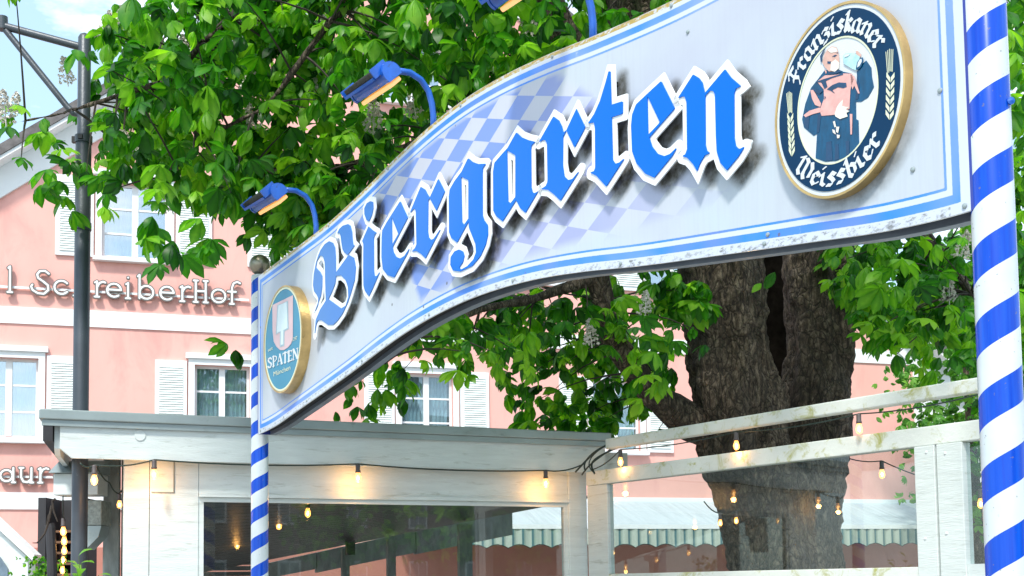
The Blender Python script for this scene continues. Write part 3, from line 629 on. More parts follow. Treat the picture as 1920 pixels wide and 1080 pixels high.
# ------------------------------------------------------------------ string lights
def bulb(parent, p, size=1.0):
    p = Vector(p); k = size
    s = MB().lathe([(.0,.0),(.016*k,0),(.018*k,-.01*k),(.018*k,-.05*k),(.021*k,-.055*k),(.021*k,-.068*k),(0,-.07*k)], 12).build('bulb_socket', M['bulb_socket'], parent, True); s.location = p
    b = MB().lathe([(.0,-.069*k),(.014*k,-.07*k),(.018*k,-.085*k),(.0245*k,-.105*k),(.0245*k,-.12*k),(.018*k,-.137*k),(.006*k,-.145*k),(0,-.146*k)], 14).build('bulb_glass', M['bulb'], parent, True); b.location = p
    MB().lathe([(.0,-.09*k),(.009*k,-.10*k),(.011*k,-.115*k),(.006*k,-.13*k),(0,-.132*k)], 8).build('glow', M['bulb_core'], b, True)
def warm(p, e=1.6):
    l = bpy.data.lights.new('bulb_light', 'POINT'); l.energy = e; l.color = (1,.45,.11); l.shadow_soft_size = .03; o = bpy.data.objects.new('bulb_light', l); sc.collection.objects.link(o); o.location = p; return o
def sag(pts, d=.05, n=8):
    out = []
    for p, q in zip(pts[:-1], pts[1:]):
        p, q = Vector(p), Vector(q)
        for i in range(n): t = i/n; v = p.lerp(q, t); v.z -= 4*d*t*(1-t); out.append(v)
    return out+[Vector(pts[-1])]
def string(name, label, anchors, bulbs, d=.04, size=1.0, r=.007, lights=(), en=1.6):
    t = thing(name, label, 'string lights', None, 'strings of warm bulbs round the pavilion')
    t.location = tuple(anchors[0]); bpy.context.view_layer.update(); off = -Vector(anchors[0])
    MB().tube([p+off for p in sag(anchors, d)], r, 6).build('cable', M['cable'], t, True)
    for b in bulbs: bulb(t, Vector(b)+off, size)
    for i in lights:
        l = warm(Vector(bulbs[i])+Vector((0,0,-.17*size)), en*.9)
# front of the pavilion: hangs just in front of the wall, below the fascia
def onA(x, y, o): s, z = PA.st(x, y, o); return Vector(PA.w(s, -o, z))
fb = [onA(177, 872, .02), onA(289, 862, .03), onA(671, 870, .03), onA(1023, 882, .03)]
string('string_lights', 'strand of lit bulbs under the pavilion fascia, above the wide window', [onA(150,868,.03)]+fb+[onA(1090,872,.04)], fb, .03, 1.25, .008, (0,1,2,3), 2.0)
def onC(x, y, o): s, z = PC.st(x, y, o); return Vector(PC.w(s, -o, z))
cbp = [onC(1163, 843, .05), onC(1380, 810, .05), onC(1610, 776, .05)]
string('string_lights', 'strand of three lit bulbs hung under the loose top rail of the glass windbreak', [onC(1112,880,.05)]+cbp+[onC(1850,735,.05)], cbp, .03, 1.15, .006, (0,1), .8)
ib = [hy(1653, 864, 13.4), hy(1838, 917, 12.2)]
string('string_lights', 'strand with two lit bulbs seen through the glass right of the trunk', [hy(1560,846,13.9), ib[0], ib[1], hy(1900,930,11.8)], ib, .05, 1.35)
ic = [hy(577, 937, 12.6), hy(523, 962, 13.3), hy(445, 999, 14.0), hy(417, 1014, 14.5), hy(395, 1028, 15.0), hy(377, 1043, 15.4)]
string('string_lights', 'strand of lit bulbs inside the pavilion, seen through the wide window beside the pole', [hy(610,934,12.2)]+ic, ic, .05, 1.25, .006, (0,2), .8)
ia = [hy(119+2*math.sin(k), 972+ (k*19 if k < 6 else k*17), 12.2+k*.55) for k in range(8)]
string('string_lights', 'strand of lit bulbs receding down the passage behind the lamp post', [hy(118,930,11.9)]+ia, ia, .03, 1.2, .006, (1,4), .8)
ix = [hy(224, 925, 11.8)]
string('string_lights', 'short cable with a single small bulb beside the white junction boxes', [hy(180,872,11.6), hy(205,905,11.7), ix[0], hy(236,895,11.8)], ix, .03, 1.0)
ir = [hy(1380, 958, 14.8-1.9), hy(1350, 962, 12.75)]
string('string_lights', 'two glowing bulbs hanging in front of the trunk behind the glass', [hy(1320,940,12.6), ir[1], ir[0], hy(1420,935,13.0)], ir, .03, .95)

# ------------------------------------------------------------------ passage at the left: boxes, vent, grey boards
jb = thing('junction_cabinet', 'white metal cabinet with a hood under the pavilion eave, behind the lamp post', 'cabinet')
p = hy(100, 895, 11.9); q = hy(196, 930, 12.1)
MB().box(p[0], q[0], 11.9, 12.2, q[2], hy(100,888,11.9)[2]).build('cabinet_body', M['white_wood'], jb, bevel=.008)
zt = hy(100,888,11.9)[2]; MB().prism([(11.82,zt+.002),(12.2,zt+.002),(12.2,zt+.14),(12.1,zt+.14)], p[0]-.02, q[0]+.02, 'x').build('cabinet_hood', M['roof_metal'], jb)
vb = thing('vent_duct', 'ribbed translucent vent hood on the grey boards behind the lamp post', 'vent')
p = hy(162, 936, 12.0); q = hy(190, 985, 12.0); r_ = hy(165, 1030, 12.0)
MB().box(p[0], q[0], 12.0, 12.3, q[2], p[2]-.01).build('vent_body', pm('ribbed vent', (.30,.34,.31,1), .4, var=.35, vs=30, bump=.6, bs=60), vb, bevel=.01)
MB().prism([(p[0], q[2]-.003), (q[0], q[2]-.003), (q[0]-.03, r_[2]+.12), (p[0], r_[2])], 12.0, 12.25).build('vent_chute', M['roof_metal'], vb)
gb = MB(); x0 = hy(190,1000,12.35)[0]; x1 = Vector(PA.w(wl, WB, 0)).x
for i in range(4): gb.box(x0+(x1-x0+.1)*i/4, x0+(x1-x0+.1)*(i+1)/4-.008, 12.4+.05*i, 12.45+.05*i, 0, 2.95)
props(gb.build('board_fence', M['grey_wood']), 'weathered grey upright boards closing the passage beside the pavilion', 'fence')
sh = thing('serving_shelf', 'dark slatted rack with warm lit back at the far end of the passage', 'shelf')
p = hy(100, 935, 16.0); q = hy(150, 1080, 16.0)
m_ = MB()
for i in range(7): m_.box(p[0], q[0], 15.9, 16.3, 1.5+i*.14, 1.53+i*.14)
m_.build('shelf_board', pm('brown shelf', (.16,.08,.04,1), .7), sh)
MB().box(p[0]-.12, p[0]-.02, 15.8, 16.4, 0, p[2]).box(q[0], q[0]+.08, 15.8, 16.4, 0, p[2]).box(p[0], q[0], 16.3, 16.35, 0, p[2]).build('shelf_frame', M['dark_gap'], sh)
cr = MB(); pts = [hy(x, y, 12.3) for x, y in ((97,948),(92,975),(84,1000),(70,1018),(61,1018))]
cr.tube(pts, [.014,.012,.010,.009,.004], 6); cr.tube([hy(x,y,12.3) for x,y in ((104,935),(98,940),(101,960),(108,978))], [.012,.012,.01,.006], 6); cr.tube([hy(x,y,12.3) for x,y in ((97,955),(90,968),(86,985))], [.008,.007,.003], 5)
props(cr.build('bare_creeper', M['twig']), 'bare dark creeper stem hanging beside the passage', 'climbing plant')
dp = MB(); dp.tube([hy(x,y,12.6) for x,y in ((98,1090),(97,1040),(95,990),(93,983))], .05, 10); props(dp.build('timber_post', M['dark_gap']), 'black timber post at the left side of the passage', 'post')

# small white gabled hut at the lower left
hut = thing('market_hut', 'pale gabled hut roof with a dark window at the lower left corner', 'hut')
Yh = 14.0; P_ = lambda x, y, Y=Yh: tuple(hy(x, y, Y))
def plate(pts, Y, t, name, mat, par):
    n_ = len(pts); f = [hy(x, y, Y) for x, y in pts]; MB().prism([(v[0], v[2]) for v in f], Y, Y+t).build(name, mat, par)
plate([(-60,942),(0,996),(58,1051),(58,1200),(-60,1200)], Yh, .08, 'gable_wall', M['white_wood'], hut)
plate([(-60,925),(64,1040),(64,1054),(-60,940)], Yh-.08, .22, 'roof_edge', M['window_white'], hut)
plate([(-60,1010),(0,1045),(14,1066),(14,1200),(-60,1200)], Yh-.03, .025, 'window', pm('dark hut window', (.14,.20,.26,1), .2, var=.3), hut)
plate([(52,1050),(66,1056),(66,1200),(52,1200)], Yh-.09, .07, 'corner_board', M['grey_wood'], hut)

# ------------------------------------------------------------------ lamp post
lp = hy(152, 700, 11.45); lamp = thing('street_lamp', 'grey iron lamp post with braced bracket arm to the left, clamped band collars', 'street lamp', Matrix.Translation((lp[0], lp[1], 0)))
def L(x, y, Y=11.45): p = hy(x, y, Y); return Vector((p[0]-lp[0], p[1]-lp[1], p[2]))
top = L(158, 62); r0 = .060
zc1 = L(158, 262).z; zc2 = L(155, 425).z
MB().lathe([(r0*1.22,0),(r0*1.22,zc1-.02),(r0,zc1+.02),(r0,top.z-.05),(r0*.75,top.z-.02),(.012,top.z),(0,top.z)], 24).build('post', M['lamp_iron'], lamp, auto=True)
armL = L(4, 48); jt = L(150, 88); jb_ = L(150, 214)
MB().tube([L(158,90), armL], .038, 12).build('arm', M['lamp_iron'], lamp, auto=True)
bz = [L(154,216), L(138,212), L(126,200), L(110,180), L(10,56)]; MB().tube(bz, .031, 12).build('brace', M['lamp_iron'], lamp, auto=True)
MB().tube([L(4,32), L(5,56)], [.052,.052], 14).build('arm_end', M['lamp_iron'], lamp, auto=True)
for z in (zc1, zc2):
    k = MB().lathe([(r0*1.24,z-.035),(r0*1.36,z-.035),(r0*1.36,z+.035),(r0*1.24,z+.035)], 24).build('collar', M['lamp_iron'], lamp, auto=True)
    MB().box(-r0*1.8, -r0*1.3, -.02, .02, z-.03, z+.03).build('clamp_bolt', M['black_plastic'], k); MB().box(-.02, .02, -r0*1.7, -r0*1.3, z-.02, z+.02).build('clamp_bolt', M['black_plastic'], k)
z0, z1 = L(140,985).z, L(140,1048).z
for zz in (.02, -.0): pass

# ------------------------------------------------------------------ sign
PLp = hy(487, 805, 10.6); PRp = hy(1866, 500, 4.3)
dS = PRp-PLp; SP = Plane(PLp, dS); SP.P = SP.P + SP.n*.07; sm = SP.mat()
poles = []
for P, lab, ph, ball, hh, pit in ((PLp, 'farther blue and white spiral striped pole with bronze ball, under left end of sign', (.235-hy(486,961,10.6)[2]/.25-.2175) % 1, True, None, .25), (PRp, 'near blue and white spiral striped pole at the right end of the sign', (.235-hy(1855,207,4.3)[2]/.262-.311) % 1, False, 4.55, .262)):
    t = thing('striped_pole', lab, 'striped pole', Matrix.Translation((P[0], P[1], 0)), 'striped poles carrying the sign')
    h = hy(488, 517, 10.6)[2] if hh is None else hh
    mb = MB(); mb.lathe([(.075,0),(.075,h-.01),(.070,h),(0,h)], 40); mb.build('shaft', stripe_mat('spiral stripes', ph, pit), t, auto=True)
    zb = h+.09
    MB().lathe([(0,h),(.03,h),(.03,h+.02)]+[(.092*math.cos(a), zb+.005+.092*math.sin(a)) for a in np.linspace(-1.2,1.55,16)]+[(0,zb+.098)], 28).build('finial_ball', M['bronze'], t, True)
    for k in ((3.28,) if hh else ()): MB().lathe([(0,0),(.014,0),(.014,.008),(0,.012)], 8).build('bolt', M['lamp_blue'], t).matrix_local = Matrix.Translation((.055,-.058,k)) @ Matrix.Rotation(math.pi/2,4,'X')
sign = thing('beer_garden_sign', 'large arched white sign with raised blue blackletter word and two oval brewery badges', 'sign', sm)
# outline of the board (measured along the board, in metres), symmetric about its middle
SL, SR = .155, 7.38; SMID = (SL+SR)/2
tp = [(0,4.275),(.25,4.285),(.9,4.315),(1.55,4.352),(2.2,4.430),(2.7,4.505),(3.15,4.556),(3.62,4.577)]
bt = [(0,2.905),(.35,2.925),(.8,2.985),(1.3,3.055),(1.95,3.150),(2.4,3.225),(2.9,3.29),(3.3,3.318),(3.62,3.326)]
tx, tz = zip(*tp); bx, bz_ = zip(*bt)
def smooth(x, xs, zs):
    xs = np.array(xs); zs = np.array(zs); m = np.gradient(zs, xs); m[0] = 0 if True else m[0]; m[-1] = 0
    i = np.clip(np.searchsorted(xs, x)-1, 0, len(xs)-2); h = xs[i+1]-xs[i]; t = (x-xs[i])/h
    return (2*t**3-3*t**2+1)*zs[i]+(t**3-2*t**2+t)*h*m[i]+(-2*t**3+3*t**2)*zs[i+1]+(t**3-t**2)*h*m[i+1]
HS = SMID-SL
def ztop(s): u = HS-np.abs(np.asarray(s)-SMID); return smooth(np.clip(u, 0, 3.6124), tx, tz)
def zbot(s): u = HS-np.abs(np.asarray(s)-SMID); return smooth(np.clip(u, 0, 3.6124), bx, bz_)

LET = {
'B': ((580,410,4.692), [
   [(180,198),(212,213),(230,255),(236,330),(236,478),(352,318),(398,345),(413,430),(403,540),(372,650),(345,730),(300,830),(255,895),(215,935),(170,935),(115,895),(82,893),(66,925),(50,1025),(62,890),(100,800),(150,722),(145,560),(144,470),(140,380),(125,332),(100,325),(72,370),(62,430),(100,470),(118,505),(116,600),(105,680),(80,745),(42,845),(80,760),(84,700),(70,668),(47,640),(38,585),(44,490),(62,395),(85,320),(105,275),(140,225)],
   [(345,48),(366,62),(380,115),(384,185),(390,225),(402,238),(358,300),(340,320),(316,300),(297,270),(286,200),(281,150),(268,125),(250,132),(268,92),(300,62)]],
   [[(240,505),(285,500),(325,540),(345,600),(348,690),(325,765),(285,790),(225,745),(172,708),(205,640),(232,570)]]),
'i': ((670,360,4.909), [[(125,85),(148,92),(152,150),(138,215),(112,272),(90,258),(71,205),(70,150),(92,105)],
   [(108,318),(50,452),(62,478),(60,700),(62,860),(75,910),(112,960),(150,880),(212,735),(182,777),(163,770),(157,730),(155,430),(165,395),(183,375),(145,352)]], []),
'e': ((670,360,4.909), [[(400,85),(470,237),(330,507),(340,560),(365,600),(400,612),(440,588),(486,515),(470,560),(345,788),(285,768),(240,710),(228,600),(230,420),(235,355),(270,290),(320,210)]], [[(322,228),(383,385),(325,488)]]),
'r': ((710,340,6.75), [[(540,70),(595,105),(625,165),(655,207),(763,-30),(845,130),(740,372),(656,214),(634,245),(630,640),(640,710),(672,742),(705,728),(798,590),(600,975),(550,925),(490,885),(425,888),(468,845),(487,800),(478,370),(455,345),(400,405)]], []),
'g': ((820,280,4.5), [[(265,75),(300,105),(350,125),(415,122),(388,160),(385,200),(386,560),(400,600),(430,640),(432,720),(415,800),(370,900),(300,985),(200,1032),(140,1025),(115,975),(118,910),(150,862),(190,845),(222,862),(233,900),(222,950),(188,1000),(205,1015),(260,985),(310,930),(332,870),(328,800),(300,730),(272,660),(270,606),(172,788),(125,750),(105,700),(103,400),(110,340),(150,270),(210,190)]], [[(205,232),(268,262),(268,585),(230,638),(213,615),(208,400)]]),
'a': ((910,220,4.909), [[(292,140),(340,185),(400,210),(465,225),(430,260),(425,300),(428,640),(440,690),(460,700),(492,680),(375,880),(330,840),(290,762),(165,958),(110,915),(80,860),(78,500),(90,420),(150,350),(210,285)]], [[(205,305),(283,350),(283,735),(238,792),(215,775),(208,500)]]),
'r2': ((990,180,4.909), [[(240,190),(290,225),(318,280),(332,340),(362,312),(452,120),(533,290),(435,475),(360,318),(328,378),(325,640),(340,740),(375,775),(415,765),(488,675),(305,965),(250,910),(190,865),(125,858),(170,830),(187,790),(182,440),(165,407),(140,407),(103,432)]], []),
't': ((1080,110,4.0), [[(262,95),(250,95),(225,190),(185,320),(140,420),(95,487),(140,480),(148,520),(150,820),(140,845),(108,855),(160,880),(232,960),(372,743),(330,780),(300,790),(280,760),(272,440),(355,415),(355,320),(270,347),(265,200)]], []),
'e2': ((1160,130,4.693), [[(380,105),(500,345),(275,602),(300,680),(350,745),(410,765),(460,745),(522,684),(480,760),(320,955),(240,920),(165,830),(125,720),(116,500),(125,400),(160,310),(260,215)]], [[(258,230),(370,468),(265,580)]]),
'n': ((1250,110,4.694), [[(240,140),(290,170),(322,215),(342,305),(520,95),(570,165),(660,242),(615,265),(600,310),(602,700),(615,770),(645,798),(692,775),(640,860),(537,985),(480,920),(448,820),(441,700),(432,315),(415,284),(385,284),(345,328),(348,760),(360,810),(387,832),(340,855),(300,920),(275,992),(240,930),(190,875),(135,858),(170,845),(187,800),(182,380),(165,335),(135,335),(101,357)]], []) }
LOFF = .05
letters = {}
for ch, (o, polys, holes) in LET.items():
    letters[ch] = ([[SP.st(x, y, LOFF) for x, y in c(*o, P)] for P in polys], [[SP.st(x, y, LOFF) for x, y in c(*o, P)] for P in holes])
LW = .034
def fields(polys, holes):
    def blue(X, Y):
        r = np.min([f_poly(P, X, Y) for P in polys], axis=0)
        for H in holes: r = np.maximum(r, -f_poly(H, X, Y))
        return r
    def white(X, Y):
        r = np.min([f_poly(P, X, Y) for P in polys], axis=0)-LW
        for P in polys:
            for k in miters(P, LW): r = np.minimum(r, f_convex(k, X, Y))
        for H in holes: r = np.maximum(r, -(f_poly(H, X, Y)+LW))
        return r
    return blue, white
for ch, (polys, holes) in letters.items():
    al = np.array([p for P in polys for p in P]); x0, z0 = al.min(0)-.1; x1, z1 = al.max(0)+.1; bl, wh = fields(polys, holes)
    mw = MB(); extrude(mw, contours(wh, x0, x1, z0, z1, .005), -LOFF, -LOFF+.007); o = mw.build('letter', M['letter_white'], sign)
    mbl = MB(); extrude(mbl, contours(bl, x0, x1, z0, z1, .005), -LOFF-.006, -LOFF-.001); mbl.build('letter_face', M['letter_blue'], o)
    cx_ = 0
    for P in polys[:1]:
        A = np.array(P); 
        for tx_ in (np.argmin(A[:,1]), np.argmax(A[:,1])):
            q = A[tx_]*.8+A.mean(0)*.2; MB().box(q[0]-.012, q[0]+.012, -LOFF+.008, -.0, q[1]-.012, q[1]+.012).build('standoff', M['sign_dark'], o)
# board face with attributes
NS, rows = 560, [0,.012,.024,.036,.042,.055,.07,.076,.084,.095,.102,.112,.14,.18]
us = np.linspace(SL, SR, NS+1)
for e_ in rows[1:12]: us = np.append(us, [SL+e_, SR-e_])
us = np.unique(us)
mid = np.linspace(0, 1, 64)[1:-1]
V = []; 
for s in us:
    a, b = float(zbot(s)), float(ztop(s)); zz = [a+r for r in rows]+[a+.18+(b-a-.36)*m for m in mid]+[b-r for r in rows[::-1]]; V.append(zz)
V = np.array(V); nr = V.shape[1]; XS = np.repeat(us[:,None], nr, 1)
edge = np.minimum(XS-SL, SR-XS)
for f_ in (zbot, ztop):
    ss = np.linspace(SL, SR, 400); zz = f_(ss)
    sl = np.abs(np.gradient(f_(us), us)); edge = np.minimum(edge, np.abs(V-f_(us)[:,None])*(1/np.sqrt(1+sl**2))[:,None])
gr_shade = np.zeros_like(V)
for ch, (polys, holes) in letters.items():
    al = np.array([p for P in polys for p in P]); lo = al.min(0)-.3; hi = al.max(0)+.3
    m_ = (XS > lo[0]) & (XS < hi[0]) & (V > lo[1]) & (V < hi[1]); dx, dz = .036, -.040  # letter outline shifted to lower right: painted drop shadow mixed with grime
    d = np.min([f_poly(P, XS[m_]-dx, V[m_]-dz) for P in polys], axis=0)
    gr_shade[m_] = np.maximum(gr_shade[m_], np.clip(1-(d-.012)/.050, 0, 1))
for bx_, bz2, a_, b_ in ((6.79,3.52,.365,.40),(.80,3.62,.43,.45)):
    d = (np.hypot((XS-.03-bx_)/a_, (V+.035-bz2)/b_)-1)*a_; gr_shade = np.maximum(gr_shade, .75*np.clip(1-(d-.0)/.05, 0, 1)*(d > -.1)*np.clip((XS-bx_)/1.2-(V-bz2+.12)/.35, 0, 1))
LP = [(1.75,4.2),(2.6,4.5),(3.9,4.52),(4.75,4.42),(5.1,4.15),(5.4,3.9),(6.35,3.6),(6.1,3.27),(5.0,3.37),(3.9,3.45),(3.15,3.42),(2.95,3.7),(2.3,3.95)]
lz = np.clip(-f_poly(LP, XS, V)/.05, 0, 1)*np.clip((6.3-XS)/1.3, 0, 1)*np.clip((edge-.11)/.01, 0, 1)
upm = np.clip((V-(3.86-(XS-4)*.0))/.2, 0, 1)*np.clip((5.2-XS)/.9, 0, 1); upm = np.maximum(upm, np.clip((3.9-XS)/.6, 0, 1)); lz = lz*(.8+.2*upm)
tpm = (V > (zbot(us)+ztop(us))[:,None]/2).astype(float)
# ovals for badges also get a dark patch at the lower right
nv = V.size; co = np.zeros((nv, 3)); co[:,0] = XS.ravel(); co[:,2] = V.ravel()
idx = np.arange(nv).reshape(V.shape); q = np.stack([idx[:-1,:-1], idx[1:,:-1], idx[1:,1:], idx[:-1,1:]], -1).reshape(-1, 4)
me = bpy.data.meshes.new('sign_face'); me.from_pydata(co.tolist(), [], q.tolist())
a1 = me.color_attributes.new('pd', 'FLOAT_COLOR', 'POINT'); a1.data.foreach_set('color', np.stack([edge.ravel(), gr_shade.ravel(), lz.ravel(), np.ones(nv)], -1).astype('f').ravel())
a2 = me.color_attributes.new('pe', 'FLOAT_COLOR', 'POINT'); a2.data.foreach_set('color', np.stack([tpm.ravel(), upm.ravel(), (np.minimum(XS-SL, SR-XS) < .09).astype(float).ravel(), np.ones(nv)], -1).astype('f').ravel())
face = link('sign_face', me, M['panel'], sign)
# frame behind the sheet: lip, black recess, grey underside, blue ends
def strip(fn, s0, s1, off0, off1, y0, y1, name, mat, n=160):
    mb = MB(); ss = np.linspace(s0, s1, n); zz = fn(ss); vs = []
    for s, z in zip(ss, zz): vs += [(s, y0, z+off0), (s, y1, z+off0), (s, y1, z+off1), (s, y0, z+off1)]
    fs = []
    for i in range(n-1):
        k = 4*i
        for a, b in ((0,1),(1,2),(2,3),(3,0)): fs.append((k+a, k+4+a, k+4+b, k+b))
    fs += [(0,1,2,3), (4*n-4, 4*n-3, 4*n-2, 4*n-1)]
    mb.add(vs, fs); return mb.build(name, mat, sign)
strip(zbot, SL, SR, 0, .012, .001, .012, 'sheet_lip', M['letter_white'])
strip(ztop, SL, SR, -.012, .004, .001, .05, 'sheet_lip', pm('mossy top edge', (.50,.50,.50,1), .6, var=.2, dirt=(.35,.25,.04,1), dirt_amt=.48, dirt_s=8))
strip(zbot, SL+.03, SR-.03, .03, .05, .013, .10, 'recess', M['sign_dark'])
strip(zbot, SL+.02, SR-.01, -.004, .05, .10, .15, 'underside', M['sign_under'])
strip(ztop, SL+.02, SR-.01, -.05, -.002, .10, .15, 'top_frame', M['sign_under'])
mb = MB(); ss = np.linspace(SL+.02, SR-.01, 80); vs = []
for s in ss: vs += [(s, .152, float(zbot(s))+.03), (s, .152, float(ztop(s))-.03)]
mb.add(vs, [(2*i, 2*i+2, 2*i+3, 2*i+1) for i in range(79)]); mb.build('back_sheet', M['sign_under'], sign)
MB().box(SR, SR+.012, .0, .15, 2.905, 4.275).build('side_trim', M['sign_blue_side'], sign); MB().box(SL-.012, SL, .0, .15, 2.905, 4.275).build('side_trim', M['sign_blue_side'], sign)
MB().box(SR+.012, SR+.05, .03, .12, 3.0, 3.12).build('bracket', M['sign_blue_side'], sign); MB().box(SR+.012, SR+.05, .03, .12, 4.0, 4.12).build('bracket', M['sign_blue_side'], sign)

for sx_, sz_ in [SP.st(1763,170,0), SP.st(1712,318,0), SP.st(1290,60,0), SP.st(1440,440,0)]+[(SL+.06+i*1.02, float(zbot(SL+.06+i*1.02))+.022) for i in range(8)]+[(SL+.5+i*1.02, float(ztop(SL+.5+i*1.02))-.02) for i in range(7)]:
    MB().lathe([(0,0),(.011,0),(.009,.005),(.004,.007),(0,.007)], 12).build('screw', M['roof_metal'], sign).matrix_local = Matrix.Translation((sx_, -.0005, sz_)) @ Matrix.Rotation(math.pi/2, 4, 'X')
# ---- oval badges
def oval(cx, cz, a, b, n=72): return [(cx+a*math.cos(2*math.pi*i/n), cz+b*math.sin(2*math.pi*i/n)) for i in range(n)]
def ring(mb, cx, cz, a, b, a2, b2, y0, y1, n=72):
    vs = []
    for i in range(n):
        w = 2*math.pi*i/n; u, v = math.cos(w), math.sin(w)
        vs += [(cx+a*u, y1, cz+b*v), (cx+a*u, y0, cz+b*v), (cx+a2*u, y0, cz+b2*v), (cx+a2*u, y1, cz+b2*v)]
    fs = []
    for i in range(n):
        k, l = 4*i, 4*((i+1) % n)
        fs += [(k+j, l+j, l+(j+1) % 4, k+(j+1) % 4) for j in range(4)]
    return mb.add(vs, fs)
BY = -.04
# right badge
bcx, bcz = SP.st(1577, 187, .04); 
xl = SP.st(1453, 205, .04)[0]; xr = SP.st(1700, 165, .04)[0]; zt_ = SP.st(1590, -2, .04)[1]; zb_ = SP.st(1565, 371, .04)[1]
bcx = (xl+xr)/2; bcz = (zt_+zb_)/2; ba = (xr-xl)/2; bb_ = (zt_-zb_)/2; print('badge', bcx, bcz, ba, bb_)
bd = ring(MB(), bcx, bcz, ba, bb_, ba*.972, bb_*.972, BY-.004, 0).build('badge', M['gold'], sign, auto=True)
MB().prism(oval(bcx, bcz, ba*.971, bb_*.971), BY, -.002).build('badge_plate', M['badge_white'], bd)
mb = MB(); ring(mb, bcx, bcz, ba*.925, bb_*.925, ba*.625, bb_*.655, BY-.003, BY-.0005); mb.build('badge_ring', M['badge_navy'], bd)
mb = MB(); ring(mb, bcx, bcz, ba*.622, bb_*.652, ba*.605, bb_*.635, BY-.003, BY-.0005); mb.build('ring_line', M['badge_cream'], bd)
NIB = np.array([.42, .40])
FR = { 'i': (2.1,[[(0,3.0),(.8,3.7),(.8,.9),(1.6,.5)],[(.7,5.2),(.9,5.4)]]), 'r': (2.9,[[(0,3.0),(.8,3.7),(.8,.9),(1.5,.4)],[(1.1,3.1),(2.0,3.8),(2.6,3.3)]]),
 'n': (3.9,[[(0,3.0),(.8,3.7),(.8,.8),(1.2,.4)],[(1.0,3.1),(2.2,3.8),(2.8,3.2),(2.8,.9),(3.5,.5)]]), 'a': (3.8,[[(.6,3.0),(.6,.9),(1.3,.2),(2.6,1.1)],[(.6,3.0),(1.6,3.8),(2.6,3.4),(2.6,.9),(3.3,.5)]]),
 'z': (2.9,[[(.3,3.3),(1.1,3.8),(2.1,3.3),(1,2.3),(2,2.0),(2.2,.9),(1.2,0),(.3,-.3)]]), 's': (2.8,[[(2.4,3.3),(1.4,3.9),(.6,3.0),(1.6,2.2),(2.2,1.4),(1.5,.4),(.4,.5)]]),
 'k': (2.9,[[(.3,5.2),(.8,5.8),(.8,.9),(1.2,.4)],[(.9,2.5),(1.8,3.7),(2.4,3.2),(1.1,2.2)],[(1.2,2.2),(2.5,.5)]]), 'e': (2.8,[[(2.4,1.0),(1.4,.2),(.6,.9),(.6,3.0),(1.4,3.8),(2.2,3.1),(.7,1.9)]]),
 'F': (3.7,[[(.1,4.9),(1.1,5.7),(3.3,5.1)],[(1.6,5.3),(1.1,3.2),(1.6,1.2),(.5,-.2)],[(.2,2.7),(2.7,3.1)]]), 'W': (5.6,[[(.2,4.8),(1,5.6),(.8,1.2),(1.6,.3),(2.9,1.4)],[(2.0,5.6),(2.8,5.0),(2.8,1.2),(3.6,.2),(4.9,1.6),(4.9,4.2),(4,5.5)]]),
 'b': (3.2,[[(.3,5.2),(.8,5.8),(.8,.9),(1.5,.2),(2.6,1.1),(2.6,3.0),(1.7,3.7),(.9,2.9)]]) }
def pen(strokes, k, nib):
    out = []
    for st in strokes:
        for p, q in zip(st[:-1], st[1:]):
            p, q = np.array(p)*k, np.array(q)*k; e = q-p
            cr_ = e[0]*nib[1]-e[1]*nib[0]
            if abs(cr_) < 1e-9: continue
            a = .012*k; out.append([p-nib, p+nib, q+nib, q-nib])
            t = np.array([nib[1], -nib[0]])*.32
            out.append([p-nib-t, p+nib-t, p+nib+t, p-nib+t]); out.append([q-nib-t, q+nib-t, q+nib+t, q-nib+t])
    return out
def arc_text(txt, a0, a1, rr, k, up, name):
    tot = sum(FR[ch.lower() if ch not in 'FW' else ch][0] for ch in txt); mb = MB(); pos = 0
    # arc-length parametrised ellipse
    th = np.radians(np.linspace(a0, a1, 200)); ex, ez = bcx+ba*rr*np.cos(th), bcz+bb_*rr*np.sin(th)
    L_ = np.concatenate([[0], np.cumsum(np.hypot(np.diff(ex), np.diff(ez)))])
    cache = {}
    for ch in txt:
        w, st = FR[ch]; t = (pos+w/2)/tot*L_[-1]; pos += w
        x, z = np.interp(t, L_, ex), np.interp(t, L_, ez); x2, z2 = np.interp(t+.005, L_, ex), np.interp(t+.005, L_, ez); x1, z1 = np.interp(t-.005, L_, ex), np.interp(t-.005, L_, ez)
        d = np.array([x2-x1, z2-z1]); d /= np.hypot(*d); u = np.array([-d[1], d[0]])
        if ch not in cache:
            P = pen(st, k, NIB*k); fn = lambda X, Y: np.min([f_convex(p, X, Y) for p in P], axis=0)
            cache[ch] = contours(fn, -1.2*k, 7*k, -1.5*k, 7*k, k*.13)
        kx = L_[-1]/tot/k
        extrude(mb, cache[ch], BY-.0055, BY-.0035, lambda X, Y: (x+d[0]*(X-w*k/2)*kx+u[0]*(Y-2.6*k), z+d[1]*(X-w*k/2)*kx+u[1]*(Y-2.6*k)))
    return mb.build(name, M['badge_white'], bd)
def ang(px, py): s, z = SP.st(px, py, .043); return math.degrees(math.atan2((z-bcz)/bb_, (s-bcx)/ba)), math.hypot((z-bcz)/bb_, (s-bcx)/ba)
print('angles', ang(1485,140), ang(1663,70), ang(1505,325), ang(1655,275), ang(1590,35), ang(1575,345))
arc_text('Franziskaner', ang(1484,152)[0], ang(1672,62)[0], .775, bb_*.036, True, 'badge_lettering')
a_s, a_e = ang(1494,312)[0], ang(1660,262)[0]
arc_text('Weissbier', a_s % 360, a_e % 360, .785, bb_*.036, False, 'badge_lettering')
